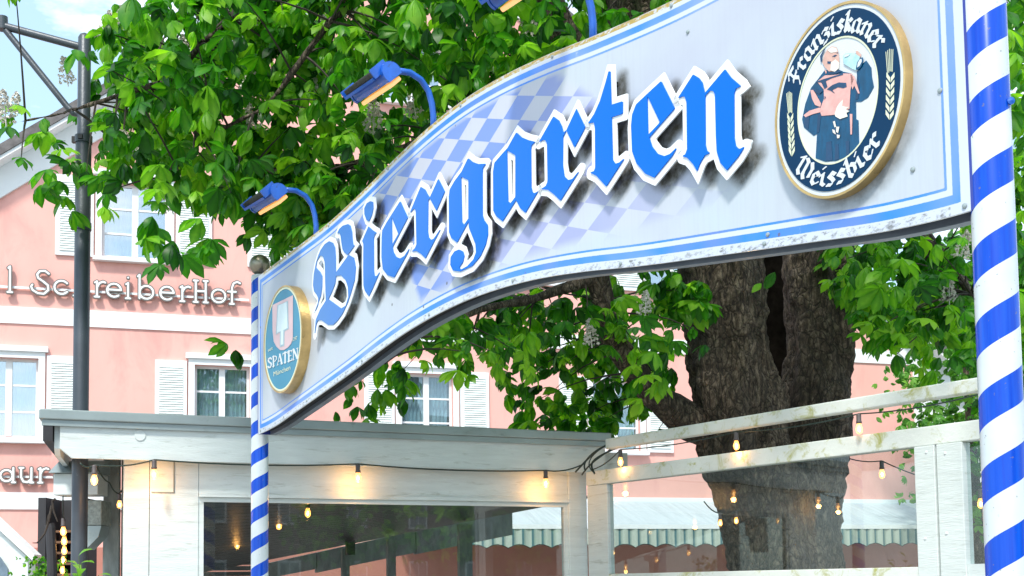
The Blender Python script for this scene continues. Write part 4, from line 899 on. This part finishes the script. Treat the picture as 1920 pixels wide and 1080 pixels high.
# wheat ears
def bpoly(mb, pts, o, y0=-.0015, ox=1490, oy=60, k=4.156): 
    P = [SP.st(x, y, -BY) for x, y in c(ox, oy, k, pts)]; mb.prism(P, BY-o-.0008, BY-o)
    return mb
for side in (0, 1):
    wm = MB()
    base = (1665, 92, 1672, 228) if side else (1480, 172, 1489, 298)
    for i in range(5):
        f_ = (i-2)*(.0 if False else 1); n_ = 2.9 if side else 2.1; x = (base[0]+4 if side else base[0]+1)+f_*n_*1.15; yb = base[1]+abs(f_)*1.5-(f_*1.2 if side else f_*.2)
        P = [SP.st(a, b, -BY) for a, b in ((x-.5, yb), (x+.5, yb), (base[0]+(5 if side else 3)+f_*n_*.75+.5, yb+ (42 if side else 38)), (base[0]+(5 if side else 3)+f_*n_*.75-.5, yb+(42 if side else 38)))]
        wm.prism(P, BY-.0045, BY-.0035)
    for i in range(6):
        yy = base[1]+(52 if side else 48)+i*(14 if side else 12.5); xx = base[0]+(6 if side else 3)+(-.6 if side else 1.2)*i*(.5)
        w_ = 7.5 if side else 5.5
        for sg in (-1, 1):
            P = [SP.st(a, b, -BY) for a, b in ((xx+sg*.6, yy+11), (xx+sg*w_, yy+1), (xx+sg*w_*1.0, yy-8), (xx+sg*.8, yy+1.5))]; wm.prism(P, BY-.0045, BY-.0035)
    wm.build('wheat_ear', M['badge_cream'], bd)
# the printed monk
def pr(name, mat, lay, *polys):
    for P in polys: bpoly(MB(), P, .001+.0012*lay).build(name, M[mat], bd)
pr('robe_print', 'robe', 0, [(235,300),(170,385),(130,435),(85,560),(60,680),(75,745),(150,810),(176,795),(165,985),(240,1012),(330,1005),(430,962),(505,880),(500,690),(482,680),(480,545),(520,545),(575,510),(620,430),(605,350),(600,280),(560,222),(520,260),(485,310),(495,400),(470,400),(440,322),(380,310),(340,290)])
pr('robe_folds', 'robe_dark', 1, [(250,860),(290,850),(300,1000),(245,1004)],[(320,880),(345,870),(350,990),(315,1000)],[(400,850),(430,850),(430,955),(405,965)],[(185,640),(210,650),(195,780),(175,790)],[(90,600),(120,640),(110,760),(75,720)],[(490,330),(510,420),(500,520),(478,530)])
pr('cape_print', 'print_pink', 2, [(180,388),(240,340),(330,335),(385,325),(450,325),(465,370),(440,450),(432,600),(330,645),(215,655),(200,610),(235,520),(232,450)],
   [(128,455),(150,452),(212,560),(205,585),(165,570),(140,520)],[(75,650),(120,615),(200,590),(230,620),(150,640),(90,665)],[(440,330),(470,345),(512,480),(500,480),(470,420),(455,450),(445,400)],[(255,310),(235,290),(250,330)],[(435,640),(455,640),(452,800),(440,800)])
pr('cape_shadow', 'robe_dark', 3, [(165,392),(235,368),(380,325),(385,335),(300,360),(250,385),(262,430),(240,445),(215,395)],[(258,448),(300,415),(350,395),(408,398),(412,430),(385,440),(345,432),(300,455),(320,480),(290,462)],[(265,305),(300,320),(350,295),(372,310),(330,325),(270,330)],[(140,435),(195,455),(228,460),(200,485),(160,465)],[(240,500),(250,510),(240,530)])
pr('face_print', 'print_skin', 2, [(222,240),(235,180),(258,140),(295,112),(330,122),(346,165),(352,215),(350,275),(320,308),(272,308),(240,275)],[(480,150),(495,148),(525,180),(512,205),(490,195)])
pr('hair_print', 'robe_dark', 3, [(232,140),(248,128),(222,180),(222,232),(210,236),(205,190)],[(298,192),(322,180),(338,182),(320,196)],[(262,230),(290,232),(285,250),(262,248)],[(330,165),(346,160),(346,168)])
pr('beard_print', 'print_pale', 3, [(290,240),(325,215),(352,240),(350,285),(320,312),(285,300)],[(262,145),(300,118),(330,128),(338,155),(290,165)],
   [(318,640),(335,590),(352,560),(384,528),(378,580),(432,588),(405,605),(436,618),(410,632),(420,660),(360,680),(325,660)],[(305,700),(320,695),(330,740),(318,745)],[(330,740),(355,740),(345,790),(330,780)],[(300,760),(318,765),(328,800),(305,785)],[(335,800),(360,805),(355,828),(338,830)])
pr('mug_print', 'print_mug', 3, [(383,190),(400,170),(470,165),(515,195),(505,240),(485,300),(455,288),(390,250)])
pr('mug_rim', 'robe', 4, [(540,200),(520,205),(495,240),(485,290),(500,298),(525,275),(545,230)])
pr('mug_foam', 'badge_white', 5, [(532,212),(518,216),(502,245),(497,280),(515,268),(533,235)],[(400,180),(440,175),(430,190),(398,200)])
# left badge
BY = -.075
sx0 = SP.st(495, 645, .075)[0]; sx1 = SP.st(567, 615, .075)[0]; sz0 = SP.st(533, 735, .075)[1]; sz1 = SP.st(538, 532, .075)[1]
lcx, lcz, la, lb = (sx0+sx1)/2, (sz0+sz1)/2, (sx1-sx0)/2, (sz1-sz0)/2; print('badge2', lcx, lcz, la, lb)
bd2 = ring(MB(), lcx, lcz, la, lb, la*.96, lb*.97, BY-.004, 0).build('badge', M['gold'], sign, auto=True)
MB().prism(oval(lcx, lcz, la*.959, lb*.969), BY, -.002).build('badge_plate', M['badge_teal'], bd2)
mb = MB(); ring(mb, lcx, lcz, la*.955, lb*.965, la*.91, lb*.93, BY-.002, BY-.0005); mb.build('ring_line', M['badge_cream'], bd2)
def pr2(name, mat, lay, *polys):
    mb = MB()
    for P in polys: bpoly(mb, P, .001+.0012*lay, 0, 470, 500, 4.157)
    return mb.build(name, M[mat], bd2)
pr2('shield_print', 'shield_pink', 1, [(172,300),(332,222),(331,560),(318,600),(295,628),(262,650),(232,650),(205,625),(183,585),(173,500)])
pr2('spade_outline', 'spade_line', 2, [(212,300),(250,288),(294,265),(300,485),(268,505),(265,618),(231,628),(232,512),(200,530),(210,350)])
pr2('spade_print', 'spade', 3, [(222,304),(285,276),(292,478),(260,496),(258,606),(238,613),(239,502),(208,520),(216,350)])
SPT = {'S': (.62,[([(.50,.80),(.36,.95),(.16,.93),(.08,.74),(.22,.56),(.42,.42),(.50,.24),(.38,.05),(.18,.04),(.05,.18)],.075)]),
 'P': (.62,[([(.14,0),(.14,1)],.085),([(.02,.03),(.28,.03)],.035),([(.02,.97),(.36,.97),(.52,.85),(.52,.62),(.36,.48),(.14,.48)],.05)]),
 'A': (.70,[([(.04,.02),(.33,1)],.035),([(.33,.98),(.58,.02)],.085),([(.14,.35),(.48,.35)],.035),([(-.02,.03),(.14,.03)],.035),([(.46,.03),(.70,.03)],.035)]),
 'T': (.62,[([(.30,0),(.30,1)],.085),([(.03,.95),(.57,.95)],.05),([(.03,.95),(.03,.78)],.03),([(.57,.95),(.57,.78)],.03),([(.18,.03),(.42,.03)],.035)]),
 'E': (.58,[([(.14,0),(.14,1)],.085),([(.02,.96),(.50,.96)],.045),([(.02,.04),(.52,.04)],.045),([(.14,.5),(.40,.5)],.04),([(.50,.96),(.50,.80)],.03),([(.52,.04),(.52,.20)],.03)]),
 'N': (.74,[([(.12,0),(.12,1)],.035),([(.12,1),(.60,.02)],.085),([(.60,0),(.60,1)],.035),([(.02,.03),(.22,.03)],.03),([(.02,.97),(.2,.97)],.03),([(.5,.97),(.70,.97)],.03)])}
p0 = SP.st(502, 691, .078); p1 = SP.st(560, 672, .078); TL = math.dist(p0, p1); tot = sum(SPT[ch][0] for ch in 'SPATEN'); k = TL/tot
dx_, dz_ = (p1[0]-p0[0])/TL, (p1[1]-p0[1])/TL; hh = .085; mb = MB(); pos = 0
for ch in 'SPATEN':
    w, st = SPT[ch]
    fn = lambda X, Y: np.min([f_seg(p, q, r, X, Y) for P, r in st for p, q in zip(P[:-1], P[1:])], axis=0)
    extrude(mb, contours(fn, -.1, .85, -.1, 1.1, .02), BY-.004, BY-.002, lambda X, Y: (p0[0]+dx_*(pos+X)*k, p0[1]+dz_*(pos+X)*k+Y*hh)); pos += w
mb.build('badge_lettering', M['badge_white'], bd2)
def small_text(txt, a, b, h, mat, par):
    cu = bpy.data.curves.new('t', 'FONT'); cu.body = txt; cu.size = 1; o = bpy.data.objects.new('t', cu); sc.collection.objects.link(o); bpy.context.view_layer.update()
    me = bpy.data.meshes.new_from_object(o.evaluated_get(bpy.context.evaluated_depsgraph_get())); bpy.data.objects.remove(o)
    xs = [v.co.x for v in me.vertices]; W_ = max(xs); p, q = SP.st(*a, -BY), SP.st(*b, -BY)
    for v in me.vertices:
        t = v.co.x/W_; v.co = Vector((p[0]+(q[0]-p[0])*t, BY-.003, p[1]+(q[1]-p[1])*t+v.co.y*h))
    me.name = 'small_lettering'; link('small_lettering', me, M[mat], par)
small_text('München', (513, 706), (545, 693), .055, 'badge_cream', bd2)
small_text('seit', (503, 660), (512, 655), .04, 'badge_cream', bd2); small_text('1397', (548, 641), (558, 636), .04, 'badge_cream', bd2)

# ------------------------------------------------------------------ floodlights on the upper edge
def flood(s0, Lh, label, arm_h=.52, out=.33):
    zt = float(ztop(s0)); t = thing('sign_floodlight', label, 'floodlight', sm @ Matrix.Translation((s0, .07, zt)), 'floodlights on the upper edge of the sign')
    cy, cz, R_ = -out, .325, .066
    cr_, sr_ = math.cos(math.radians(44)), math.sin(math.radians(44))
    def tl(m): m.v = [(x, cy+(y-cy)*cr_-(z-cz)*sr_, cz+(y-cy)*sr_+(z-cz)*cr_-.06*(x-.04)) for x, y, z in m.v]; return m
    pts = [(0, 0, -.05), (0, 0, .12), (0, -.01, .20), (0, -.035, .28), (0, -.09, .345), (0, -.17, .375), (0, -out+.03, .365)]
    MB().tube(pts, .021, 12).build('arm', M['lamp_blue'], t, True)
    x0, x1 = -Lh+.04, .04
    prof = [(cy+R_*math.cos(a), cz+R_*math.sin(a)) for a in np.linspace(math.radians(-35), math.radians(215), 22)]
    b = tl(MB().prism(prof, x0, x1, 'x')).build('housing', M['lamp_blue'], t, auto=True)
    tl(MB().prism([(cy+R_*1.06*math.cos(a), cz+R_*1.06*math.sin(a)) for a in np.linspace(math.radians(-35), math.radians(215), 22)], x1+.001, x1+.02, 'x')).build('end_cap', M['lamp_blue'], b, bevel=.004)
    tl(MB().prism([(cy+R_*1.06*math.cos(a), cz+R_*1.06*math.sin(a)) for a in np.linspace(math.radians(-35), math.radians(215), 22)], x0-.02, x0-.001, 'x')).build('end_cap', M['lamp_blue'], b, bevel=.004)
    zl = cz-R_*.62
    tl(MB().box(x0+.01, x1-.01, cy-R_*.74, cy+R_*.74, zl-.035, zl-.006)).build('lens', M['lens'], t, bevel=.008)
    # finned tray on the far upper side
    tr = MB(); ty0, ty1 = cy-.115, cy-.03; tz0 = cz+.028
    tr.box(x0, x1-.02, ty0, ty1+.04, tz0, tz0+.012).box(x0, x1-.02, ty0-.008, ty0-.001, tz0-.004, tz0+.016).box(x0-.014, x0-.002, ty0, ty1+.04, tz0, tz0+.055).box(x1-.018, x1-.006, ty0, ty1+.05, tz0, tz0+.065)
    tl(tr).build('gear_tray', M['lamp_blue'], t)
    fn_ = MB()
    for i in range(22):
        x = x0+.03+i*(x1-x0-.08)/21; fn_.box(x, x+.006, ty0+.002, ty1+.03, tz0+.013, tz0+.048)
    tl(fn_).build('cooling_fins', M['lamp_dark'], t)
flood(1.262, .46, 'leftmost blue floodlight on a curved arm above the first letter')
flood(3.228, .46, 'blue floodlight on a curved arm at the crest of the sign, amber lens lit')
flood(5.021, .46, 'blue floodlight over the right half of the sign, cut by the top of the photo')

# ------------------------------------------------------------------ foliage
def leaflet(L_, wd, az, pitch, droop, nseg=5):
    prof = [0, .34, .62, .92, 1.0, 0.0][:nseg+1]; prof = [.04, .38, .72, 1.0, .80, .04]
    vs = []; x = z = 0; dirp = pitch; st = L_/nseg
    for i in range(nseg+1):
        w = wd*prof[i]/2
        vs += [(x, w, z+.35*w), (x, 0, z), (x, -w, z+.35*w)]
        x += st*math.cos(dirp); z += st*math.sin(dirp); dirp -= droop/nseg
    vs = np.array(vs); ca, sa_ = math.cos(az), math.sin(az)
    v = vs.copy(); v[:,0] = vs[:,0]*ca-vs[:,1]*sa_; v[:,1] = vs[:,0]*sa_+vs[:,1]*ca
    fs = []
    for i in range(nseg):
        k = 3*i; fs += [(k, k+3, k+4, k+1), (k+1, k+4, k+5, k+2)]
    return v, np.array(fs)
def palm_leaf(seed, droop):
    r = random.Random(seed); V_, F_, n = [], [], 0
    for i, a in enumerate((-140, -88, -42, 0, 42, 88, 140)):
        ln = (.52, .78, .96, 1.0, .96, .78, .52)[i]*r.uniform(.9, 1.06); v, f = leaflet(ln, ln*r.uniform(.40, .48), math.radians(a+r.uniform(-7, 7)), math.radians(r.uniform(-30, 0))-droop*.5, droop*r.uniform(.6, 1.2))
        V_.append(v); F_.append(f+n); n += len(v)
    return np.concatenate(V_), np.concatenate(F_)
PROT = [palm_leaf(i, d) for i, d in enumerate((.5, .8, 1.1, 1.4, .7))]
def leaf_cloud(name, pts, size, mat, parent, tone=None, tilt=.38):
    VV, FF, TT, n = [], [], [], 0
    for k, p in enumerate(pts):
        V_, F_ = PROT[RNG.integers(len(PROT))]; s = size*RNG.uniform(.62, 1.2)
        az = RNG.uniform(0, 2*math.pi); tx_, ty_ = RNG.normal(0, tilt), RNG.normal(0, tilt)
        R = np.array(Matrix.Rotation(tx_, 3, 'X') @ Matrix.Rotation(ty_, 3, 'Y') @ Matrix.Rotation(az, 3, 'Z'))
        VV.append((V_*s)@R.T+np.array(p)); FF.append(F_+n); n += len(V_); t = np.clip(RNG.normal(.45, .30), 0, 1) if tone is None else tone; tv = np.full(len(V_), t); tv[1::3] += .22; TT.append(tv)
    V_ = np.concatenate(VV); F_ = np.concatenate(FF); T_ = np.concatenate(TT)
    me = bpy.data.meshes.new(name); me.vertices.add(len(V_)); me.vertices.foreach_set('co', V_.astype('f').ravel())
    me.loops.add(F_.size); me.loops.foreach_set('vertex_index', F_.astype('i').ravel()); me.polygons.add(len(F_))
    me.polygons.foreach_set('loop_start', np.arange(0, F_.size, 4).astype('i')); me.polygons.foreach_set('loop_total', np.full(len(F_), 4, 'i')); me.update(calc_edges=True)
    a = me.attributes.new('tone', 'FLOAT', 'POINT'); a.data.foreach_set('value', T_.astype('f'))
    return link(name, me, mat, parent, smooth=True)
tree = thing('chestnut_tree', 'huge flowering horse chestnut with forked cracked trunk and drooping palmate leaves behind the sign', 'tree')
tx0, ty0 = 2.72, 13.35
tree.location = (tx0, ty0, 0); TO = Vector((tx0, ty0, 0))
def rough_tube(mb, pts, rad, seg=40, sub=14, amp=.06, fr=2.2):
    P = []; Rr = []
    for i in range(len(pts)-1):
        for j in range(sub):
            t = j/sub; P.append(Vector(pts[i]).lerp(Vector(pts[i+1]), t)); tt = t*t*(3-2*t); Rr.append(rad[i]*(1-tt)+rad[i+1]*tt)
    P.append(Vector(pts[-1])); Rr.append(rad[-1]); n = len(P); vs = []; a = Vector((1,0,0))
    for i, p in enumerate(P):
        t = (P[min(i+1, n-1)]-P[max(i-1, 0)]).normalized(); a = (a-t*a.dot(t)).normalized(); b = t.cross(a)
        for k in range(seg):
            w = 2*math.pi*k/seg; d = a*math.cos(w)+b*math.sin(w); q = p+d*Rr[i]; m = amp*(noise.noise(Vector((q.x*fr*2, q.y*fr*2, q.z*fr*.6)))*1.3+noise.noise(q*fr*4)*.45+noise.noise(q*fr*10)*.18)
            vs.append(q+d*m-TO)
    fs = [(i*seg+k, i*seg+(k+1) % seg, (i+1)*seg+(k+1) % seg, (i+1)*seg+k) for i in range(n-1) for k in range(seg)]
    mb.add(vs, fs)
tk = MB(); H = lambda x, y, Y: Vector(hy(x, y, Y))
bs = H(1475,1080,13.3); bs.z = -.1
rough_tube(tk, [bs, H(1468,1060,13.3), H(1440,960,13.3), H(1400,850,13.2), H(1372,720,13.15), H(1360,600,13.1), H(1350,480,13.0), H(1300,330,12.8), H(1230,120,12.4), H(1150,-150,11.9)], [.62,.50,.47,.49,.45,.43,.42,.38,.33,.27], 72, 20, .10)
rough_tube(tk, [bs+Vector((.25,.1,0)), H(1505,1060,13.45), H(1508,960,13.5), H(1520,850,13.5), H(1528,720,13.55), H(1530,600,13.6), H(1530,480,13.6), H(1560,330,13.6), H(1610,120,13.5), H(1660,-200,13.3)], [.58,.42,.38,.40,.38,.35,.33,.31,.28,.22], 72, 20, .10)
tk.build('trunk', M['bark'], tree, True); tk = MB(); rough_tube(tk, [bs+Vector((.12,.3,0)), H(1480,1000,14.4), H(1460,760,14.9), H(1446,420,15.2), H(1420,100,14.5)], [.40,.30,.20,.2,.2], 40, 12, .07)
tk.build('fork_shade_stem', pm('fork shade black bark', (.006,.005,.004,1), 1.0, var=.5, vs=12, bump=1, bs=20, spec=0), tree, True)  # added stem, painted black to stand for the shade in the fork
lb_ = MB()
LIMBS = [([H(1380,830,13.2), H(1290,790,13.0), H(1225,740,12.8), H(1150,640,12.6), H(1120,520,12.4), H(1110,430,12.2)], [.22,.20,.15,.13,.12,.10]),
 ([H(1350,480,13.0), H(1200,300,12.2), H(1040,60,11.2), H(960,-150,10.6)], [.30,.24,.2,.14]),
 ([H(1040,120,11.4), H(860,240,10.8), H(700,300,10.6), H(560,330,10.8), H(420,300,11.0)], [.10,.05,.036,.025,.014]),
 ([H(960,-120,10.6), H(740,-60,10.2), H(620,40,10.0), H(500,200,10.2), H(380,260,10.4), H(300,350,10.6)], [.06,.035,.026,.020,.015,.010]),
 ([H(740,-60,10.2), H(520,-30,10.6), H(380,80,10.8), H(240,112,11.2)], [.05,.032,.022,.010]),
 ([H(380,80,10.8), H(320,150,10.9), H(220,180,11.0), H(120,212,11.1), H(30,230,11.2)], [.03,.022,.016,.012,.006]),
 ([H(1610,120,13.5), H(1700,-60,12.5), H(1900,-200,11)], [.2,.14,.1]),
 ([H(1600,200,13.5), H(1720,420,12.8), H(1800,520,12.2), H(1850,600,11.8)], [.1,.06,.04,.02]),
 ([H(1120,520,12.4), H(1000,560,12.0), H(900,580,11.6), H(800,620,11.2), H(720,680,11.0)], [.07,.045,.035,.025,.012])]
for p, r in LIMBS: rough_tube(lb_, p, r, 12, 8, .012, 3)
lb_.build('limbs', M['bark'], tree, True)
# where the leaves hang (photo pixels, radii, number, depth range)
CL = [(640,60,380,130,300,8.5,12.5),(900,60,260,140,240,9,13),(420,120,200,120,150,9,12.5),(330,60,120,70,60,9.5,12.5),(560,330,160,100,150,9.5,12.5),(430,300,120,90,75,9.5,12.5),(240,210,80,60,34,10,12.3),(330,230,90,70,44,10,12.3),
      (700,330,150,120,130,10,13),(1000,180,200,120,140,9.5,13),(680,200,300,160,130,11.5,14),(400,220,170,130,70,11.5,13.5),(1250,120,260,130,120,9,13),(560,430,90,60,50,10.5,12.6),(480,370,90,60,36,10,12.3),
      (400,-150,420,140,170,8,12.5),(900,-180,420,160,230,8,13),(1400,-200,420,200,200,7.5,13),(1750,-100,250,200,120,7.5,12),(700,-420,500,150,160,7.5,12.5),(1300,-480,500,180,170,7.5,12.5),
      (1050,600,120,70,80,11.8,14),(1130,700,140,90,110,13.1,15),(980,620,90,80,50,11.5,14),(1120,780,140,40,50,13.4,15.2),(1200,560,110,60,60,11.5,14),(1010,750,60,50,20,13.2,14.2),(1230,660,60,90,30,11.2,12.6),(880,620,60,50,26,10.6,12.0),
      (820,620,50,25,12,10.6,11.6),(860,680,22,40,7,10.6,11.4),(740,700,45,35,16,12.3,13.2),(700,755,60,34,14,12.4,13.2),(950,650,30,40,9,10.6,11.6),(940,725,30,34,6,13,13.8),
      (1700,480,140,70,80,10.5,13.3),(1690,545,130,85,110,11.5,14.5),(1620,470,50,40,20,12,14),(1640,590,70,40,16,11,13),(1740,560,100,60,40,10.5,12.8),(1800,640,50,60,12,10.5,12),(1650,640,40,28,6,11,12.4),(1915,250,50,330,120,7.5,11.5),(1780,560,110,120,60,11.5,14.5),(1620,520,40,60,18,12,14),(1400,500,40,14,4,10.5,12),
      (40,185,40,25,6,10.5,11.4),(62,262,34,26,5,10.5,11.4),(105,350,30,26,4,10.2,11.2),(110,300,32,26,6,10.4,11.2),(150,285,30,34,7,10.4,12),(225,365,34,20,6,10.2,11.2),(270,360,30,24,5,10.2,11.4),(360,340,50,20,9,10.2,11.4),(318,450,44,20,12,8.6,9.4),(425,436,22,12,3,10,11.2),(140,395,18,20,3,10.6,11.2),(200,310,40,24,7,10.3,11.5),(300,300,50,26,9,10.3,11.6),(450,660,20,20,3,10.9,11.4),(20,250,22,16,3,10.5,11.4)]
PTS = []
for x, y, rx_, ry_, n, d0, d1 in CL:
    k = max(1, int(n/3*(1.28 if n > 20 else 1.0)))
    for _ in range(k):                                            # shoots of a few leaves each
        a = RNG.uniform(0, 2*math.pi); r = math.sqrt(RNG.uniform(0, 1)); px, py = x+rx_*r*math.cos(a), y+ry_*r*math.sin(a); Y = RNG.uniform(d0, d1)
        # keep behind the sign
        if 470 < px < 1860:
            s_ray = ray(px, py); t_ = np.dot(SP.P-EYE, SP.n)/np.dot(s_ray, SP.n); Y = max(Y, (EYE+s_ray*t_)[1]+1.0)
        q = hy(px, py, Y)
        for _ in range(3 if n > 5 else 2):
            PTS.append(q+RNG.normal(0, .13, 3)*np.array([1, 1, .8]))
for _ in range(110):  # unseen leaf shoots added above the view to shade the crown
    q = np.array([RNG.uniform(.6, 5.2), RNG.uniform(6.8, 9.6), RNG.uniform(7.4, 9.6)])
    for _ in range(3): PTS.append(q+RNG.normal(0, .14, 3))
for _ in range(110):  # more unseen shoots, added sunward to darken the leaves below the sign
    q = np.array([RNG.uniform(1.6, 5.2), RNG.uniform(9.0, 11.2), RNG.uniform(6.9, 8.5)])
    for _ in range(3): PTS.append(q+RNG.normal(0, .14, 3))
PTS = np.array(PTS)-np.array([tx0, ty0, 0]); print('leaves', len(PTS))
crown = leaf_cloud('crown', PTS, .226, M['leaf'], tree)
# thin twigs from the limbs down to the shoots
tw = MB(); lim = [p for L_, r in LIMBS for i in range(len(L_)-1) for p in [L_[i].lerp(L_[i+1], t/5) for t in range(5)]]; lim = np.array([tuple(p) for p in lim])-np.array([tx0, ty0, 0])
for p in PTS[::7]:
    d = np.linalg.norm(lim-p, axis=1); j = int(np.argmin(d+RNG.uniform(0, .5, len(d))))
    if d[j] > 1.5: continue
    a, b = Vector(lim[j]), Vector(p); m_ = a.lerp(b, .5)+Vector((0, 0, .12*d[j])); pts = [a*(1-t)**2+m_*2*t*(1-t)+b*t*t for t in (0, .25, .5, .75, 1)]
    tw.tube(pts, [.012, .010, .008, .006, .004], 4, False)
tw.build('twigs', M['twig'], tree)
# flower candles
def candle():
    r = random.Random(3); mb = MB()
    mb.tube([(0,0,0),(0,0,.26)], [.006,.002], 4)
    for i in range(120):
        t = r.uniform(.05, 1); rad = .075*(1-t)**.7+.012; a = r.uniform(0, 6.28); p = Vector((rad*math.cos(a)*r.uniform(.5,1), rad*math.sin(a)*r.uniform(.5,1), .02+t*.25))
        for j in range(2):
            n_ = Vector((r.gauss(0,1), r.gauss(0,1), r.gauss(0,1))).normalized(); u = n_.orthogonal().normalized()*.011; v = n_.cross(u).normalized()*.011
            mb.add([p-u-v, p+u-v*.6, p+u*.8+v, p-u*.7+v], [(0,1,2,3)])
    return mb
proto = None
FL = [(190,70),(225,62),(128,150),(232,45),(322,130),(335,105),(22,205),(12,225),(400,200),(395,180),(315,360),(325,390),(440,15),(460,40),(640,18),(655,30),(590,175),(600,60),(245,280),(455,165),(780,210),(750,100),(980,15),(1000,60),(870,30),(680,90),(540,20),(1110,640),(1800,480),(1210,585),(1780,560),(700,240),(420,330),(480,230),(555,110)]
for i, (x, y) in enumerate(FL):
    Y = 10.2+1.2*random.random(); Y = Y if x < 500 else Y+.6; p = hy(x, y+12, Y)
    if proto is None: o = proto = candle().build('flower_spike', M['petal'], crown)
    else: o = proto.copy(); sc.collection.objects.link(o); o.parent = crown
    o.location = Vector(p)-TO; o.rotation_euler = (random.gauss(0,.2), random.gauss(0,.2), random.random()*6); k = random.uniform(.9, 1.3); o.scale = (k, k, k)

# brighter trees beyond the right end of the hotel
def far_tree(x, ytop, ybot, Y, wpx, label, mat, n, size, petals=False):
    b = hy(x, 1080, Y); t = thing('garden_tree', label, 'tree', Matrix.Translation((b[0], Y, 0)), 'trees beyond the right end of the hotel')
    zt, zb = hy(x, ytop, Y)[2], hy(x, ybot, Y)[2]; w = wpx/F*Y/2
    MB().tube([(0,0,0),(.1,0,zb*.8),(0,.1,(zt+zb)/2)], [.2,.15,.06], 8).build('trunk', M['bark'], t, True)
    pts = []
    for _ in range(n//6):
        a, c_ = RNG.uniform(0, 2*math.pi), RNG.uniform(-1, 1); r = RNG.uniform(.55, 1); e = math.sqrt(1-c_*c_)
        q = np.array([w*r*e*math.cos(a), w*.8*r*e*math.sin(a), (zt+zb)/2+(zt-zb)/2*r*c_])
        for _ in range(6): pts.append(q+RNG.normal(0, .22, 3))
    cw = leaf_cloud('crown', pts, size, mat, t, tilt=.9)
    return t
far_tree(1830, 380, 1000, 24, 300, 'sunlit green tree with pale blossom beyond the corner of the hotel', M['leaf_far'], 1500, .20)
far_tree(1960, 200, 900, 20, 260, 'tall dark green tree at the right edge behind the striped pole', M['leaf'], 1100, .24)
far_tree(1760, 560, 900, 31, 260, 'low bushy tree right of the hotel corner, farther back', M['leaf_far'], 900, .22)
nh = thing('neighbour_house', 'low house with dark tiled roof glimpsed right of the hotel corner', 'building')
p = hy(1700, 735, 34); q = hy(1960, 735, 34); zr = hy(1750, 700, 34)[2]
MB().box(p[0], q[0]+4, 34, 40, 0, p[2]).build('wall', M['facade_white'], nh); MB().prism([(33.6, p[2]+.01), (40.4, p[2]+.01), (37, p[2]+2.4)], p[0]-.4, q[0]+4.4, 'x').build('roof', M['roof_tile'], nh)

# ------------------------------------------------------------------ low plants at the bottom
def shoot(name, label, x, y, Y, n, size, mat, grp=None):
    b = hy(x, y, Y); t = thing(name, label, 'plant', Matrix.Translation((b[0], b[1], 0)), grp); st = MB(); vs, fs, k = [], [], 0; lf = MB()
    for i in range(n):
        h = b[2]-random.uniform(0, .30); dx, dy = random.gauss(0, .07), random.gauss(0, .05); st.tube([(dx*.3,dy*.3,0),(dx*.6,dy,h*.6),(dx,dy,h)], [.006,.005,.003], 5)
        for j in range(5):
            z = h-j*.09; a = j*2.2+random.random(); v, f = leaflet(size*random.uniform(.7,1.1), size*.5, a, math.radians(random.uniform(10, 55)), .7); lf.add([(v_[0]+dx, v_[1]+dy, v_[2]+z) for v_ in v], [tuple(int(q) for q in g_) for g_ in f])
    st.build('stem', M['stem_green'], t); o = lf.build('leaves', M['leaf_far'], t, True); a = o.data.attributes.new('tone', 'FLOAT', 'POINT'); a.data.foreach_set('value', [.8]*len(o.data.vertices))
shoot('leafy_shoot', 'young light green shoots in front of the lamp post base', 178, 1028, 10.2, 3, .15, M['leaf_far'], 'shoots along the bottom edge')
shoot('leafy_shoot', 'short green shoot tips below the white wall panel', 308, 1066, 10.0, 2, .13, M['leaf_far'], 'shoots along the bottom edge')
sp = thing('shrub', 'dense small leaved green shrub beside the hut corner board', 'shrub', Matrix.Translation((hy(85,1060,13)[0], 13, 0)))
pts = [np.array([RNG.normal(0,.12), RNG.normal(0,.12), hy(85,1045,13)[2]-abs(RNG.normal(0,.25))]) for _ in range(150)]
leaf_cloud('leaves', pts, .05, M['leaf'], sp, tilt=.8); MB().tube([(0,0,0),(0,0,1.6)], .02, 6).build('stem', M['twig'], sp)

# ------------------------------------------------------------------ street behind the camera (seen only in reflections)
bh = thing('brick_house', 'dark brick house across the street, reflected in the pavilion window', 'building', Matrix.Translation((27, -20, 0)))
MB().box(-14, 14, -4, 0, 0, 8.5).build('wall', pm('brown brick', (.13,.085,.07,1), .85, var=.25, vs=8), bh)
MB().prism([(-14.5, 8.51), (14.5, 8.51), (12, 12), (-12, 12)], -4.2, .3).build('roof', M['roof_tile'], bh)
for i in range(7):
    for z in (1.2, 4.2):
        x = -11.5+i*3.8; w = MB().box(x-.6, x+.6, .01, .05, z, z+1.5).build('window', M['window_white'], bh); MB().box(x-.5, x-.03, .052, .06, z+.1, z+1.4).box(x+.03, x+.5, .052, .06, z+.1, z+1.4).build('pane', M['room'], w)
for x, y in ((15.5, -3.5), (22, -7), (20, -13)):
    t = thing('street_tree', 'round crowned street tree behind the viewer, reflected in the glass', 'tree', Matrix.Translation((x, y, 0)), 'street trees behind the viewer')
    MB().tube([(0,0,0),(0,0,3)], [.2,.14], 8).build('trunk', M['bark'], t, True)
    pts = []
    for _ in range(120):
        v = RNG.normal(0, 1, 3); v /= np.linalg.norm(v); pts += [v*np.array([2.2,2.2,1.9])*RNG.uniform(.6,1)+np.array([0,0,3.9])+RNG.normal(0,.2,3) for _ in range(3)]
    leaf_cloud('crown', pts, .34, M['leaf'], t, tilt=.9)
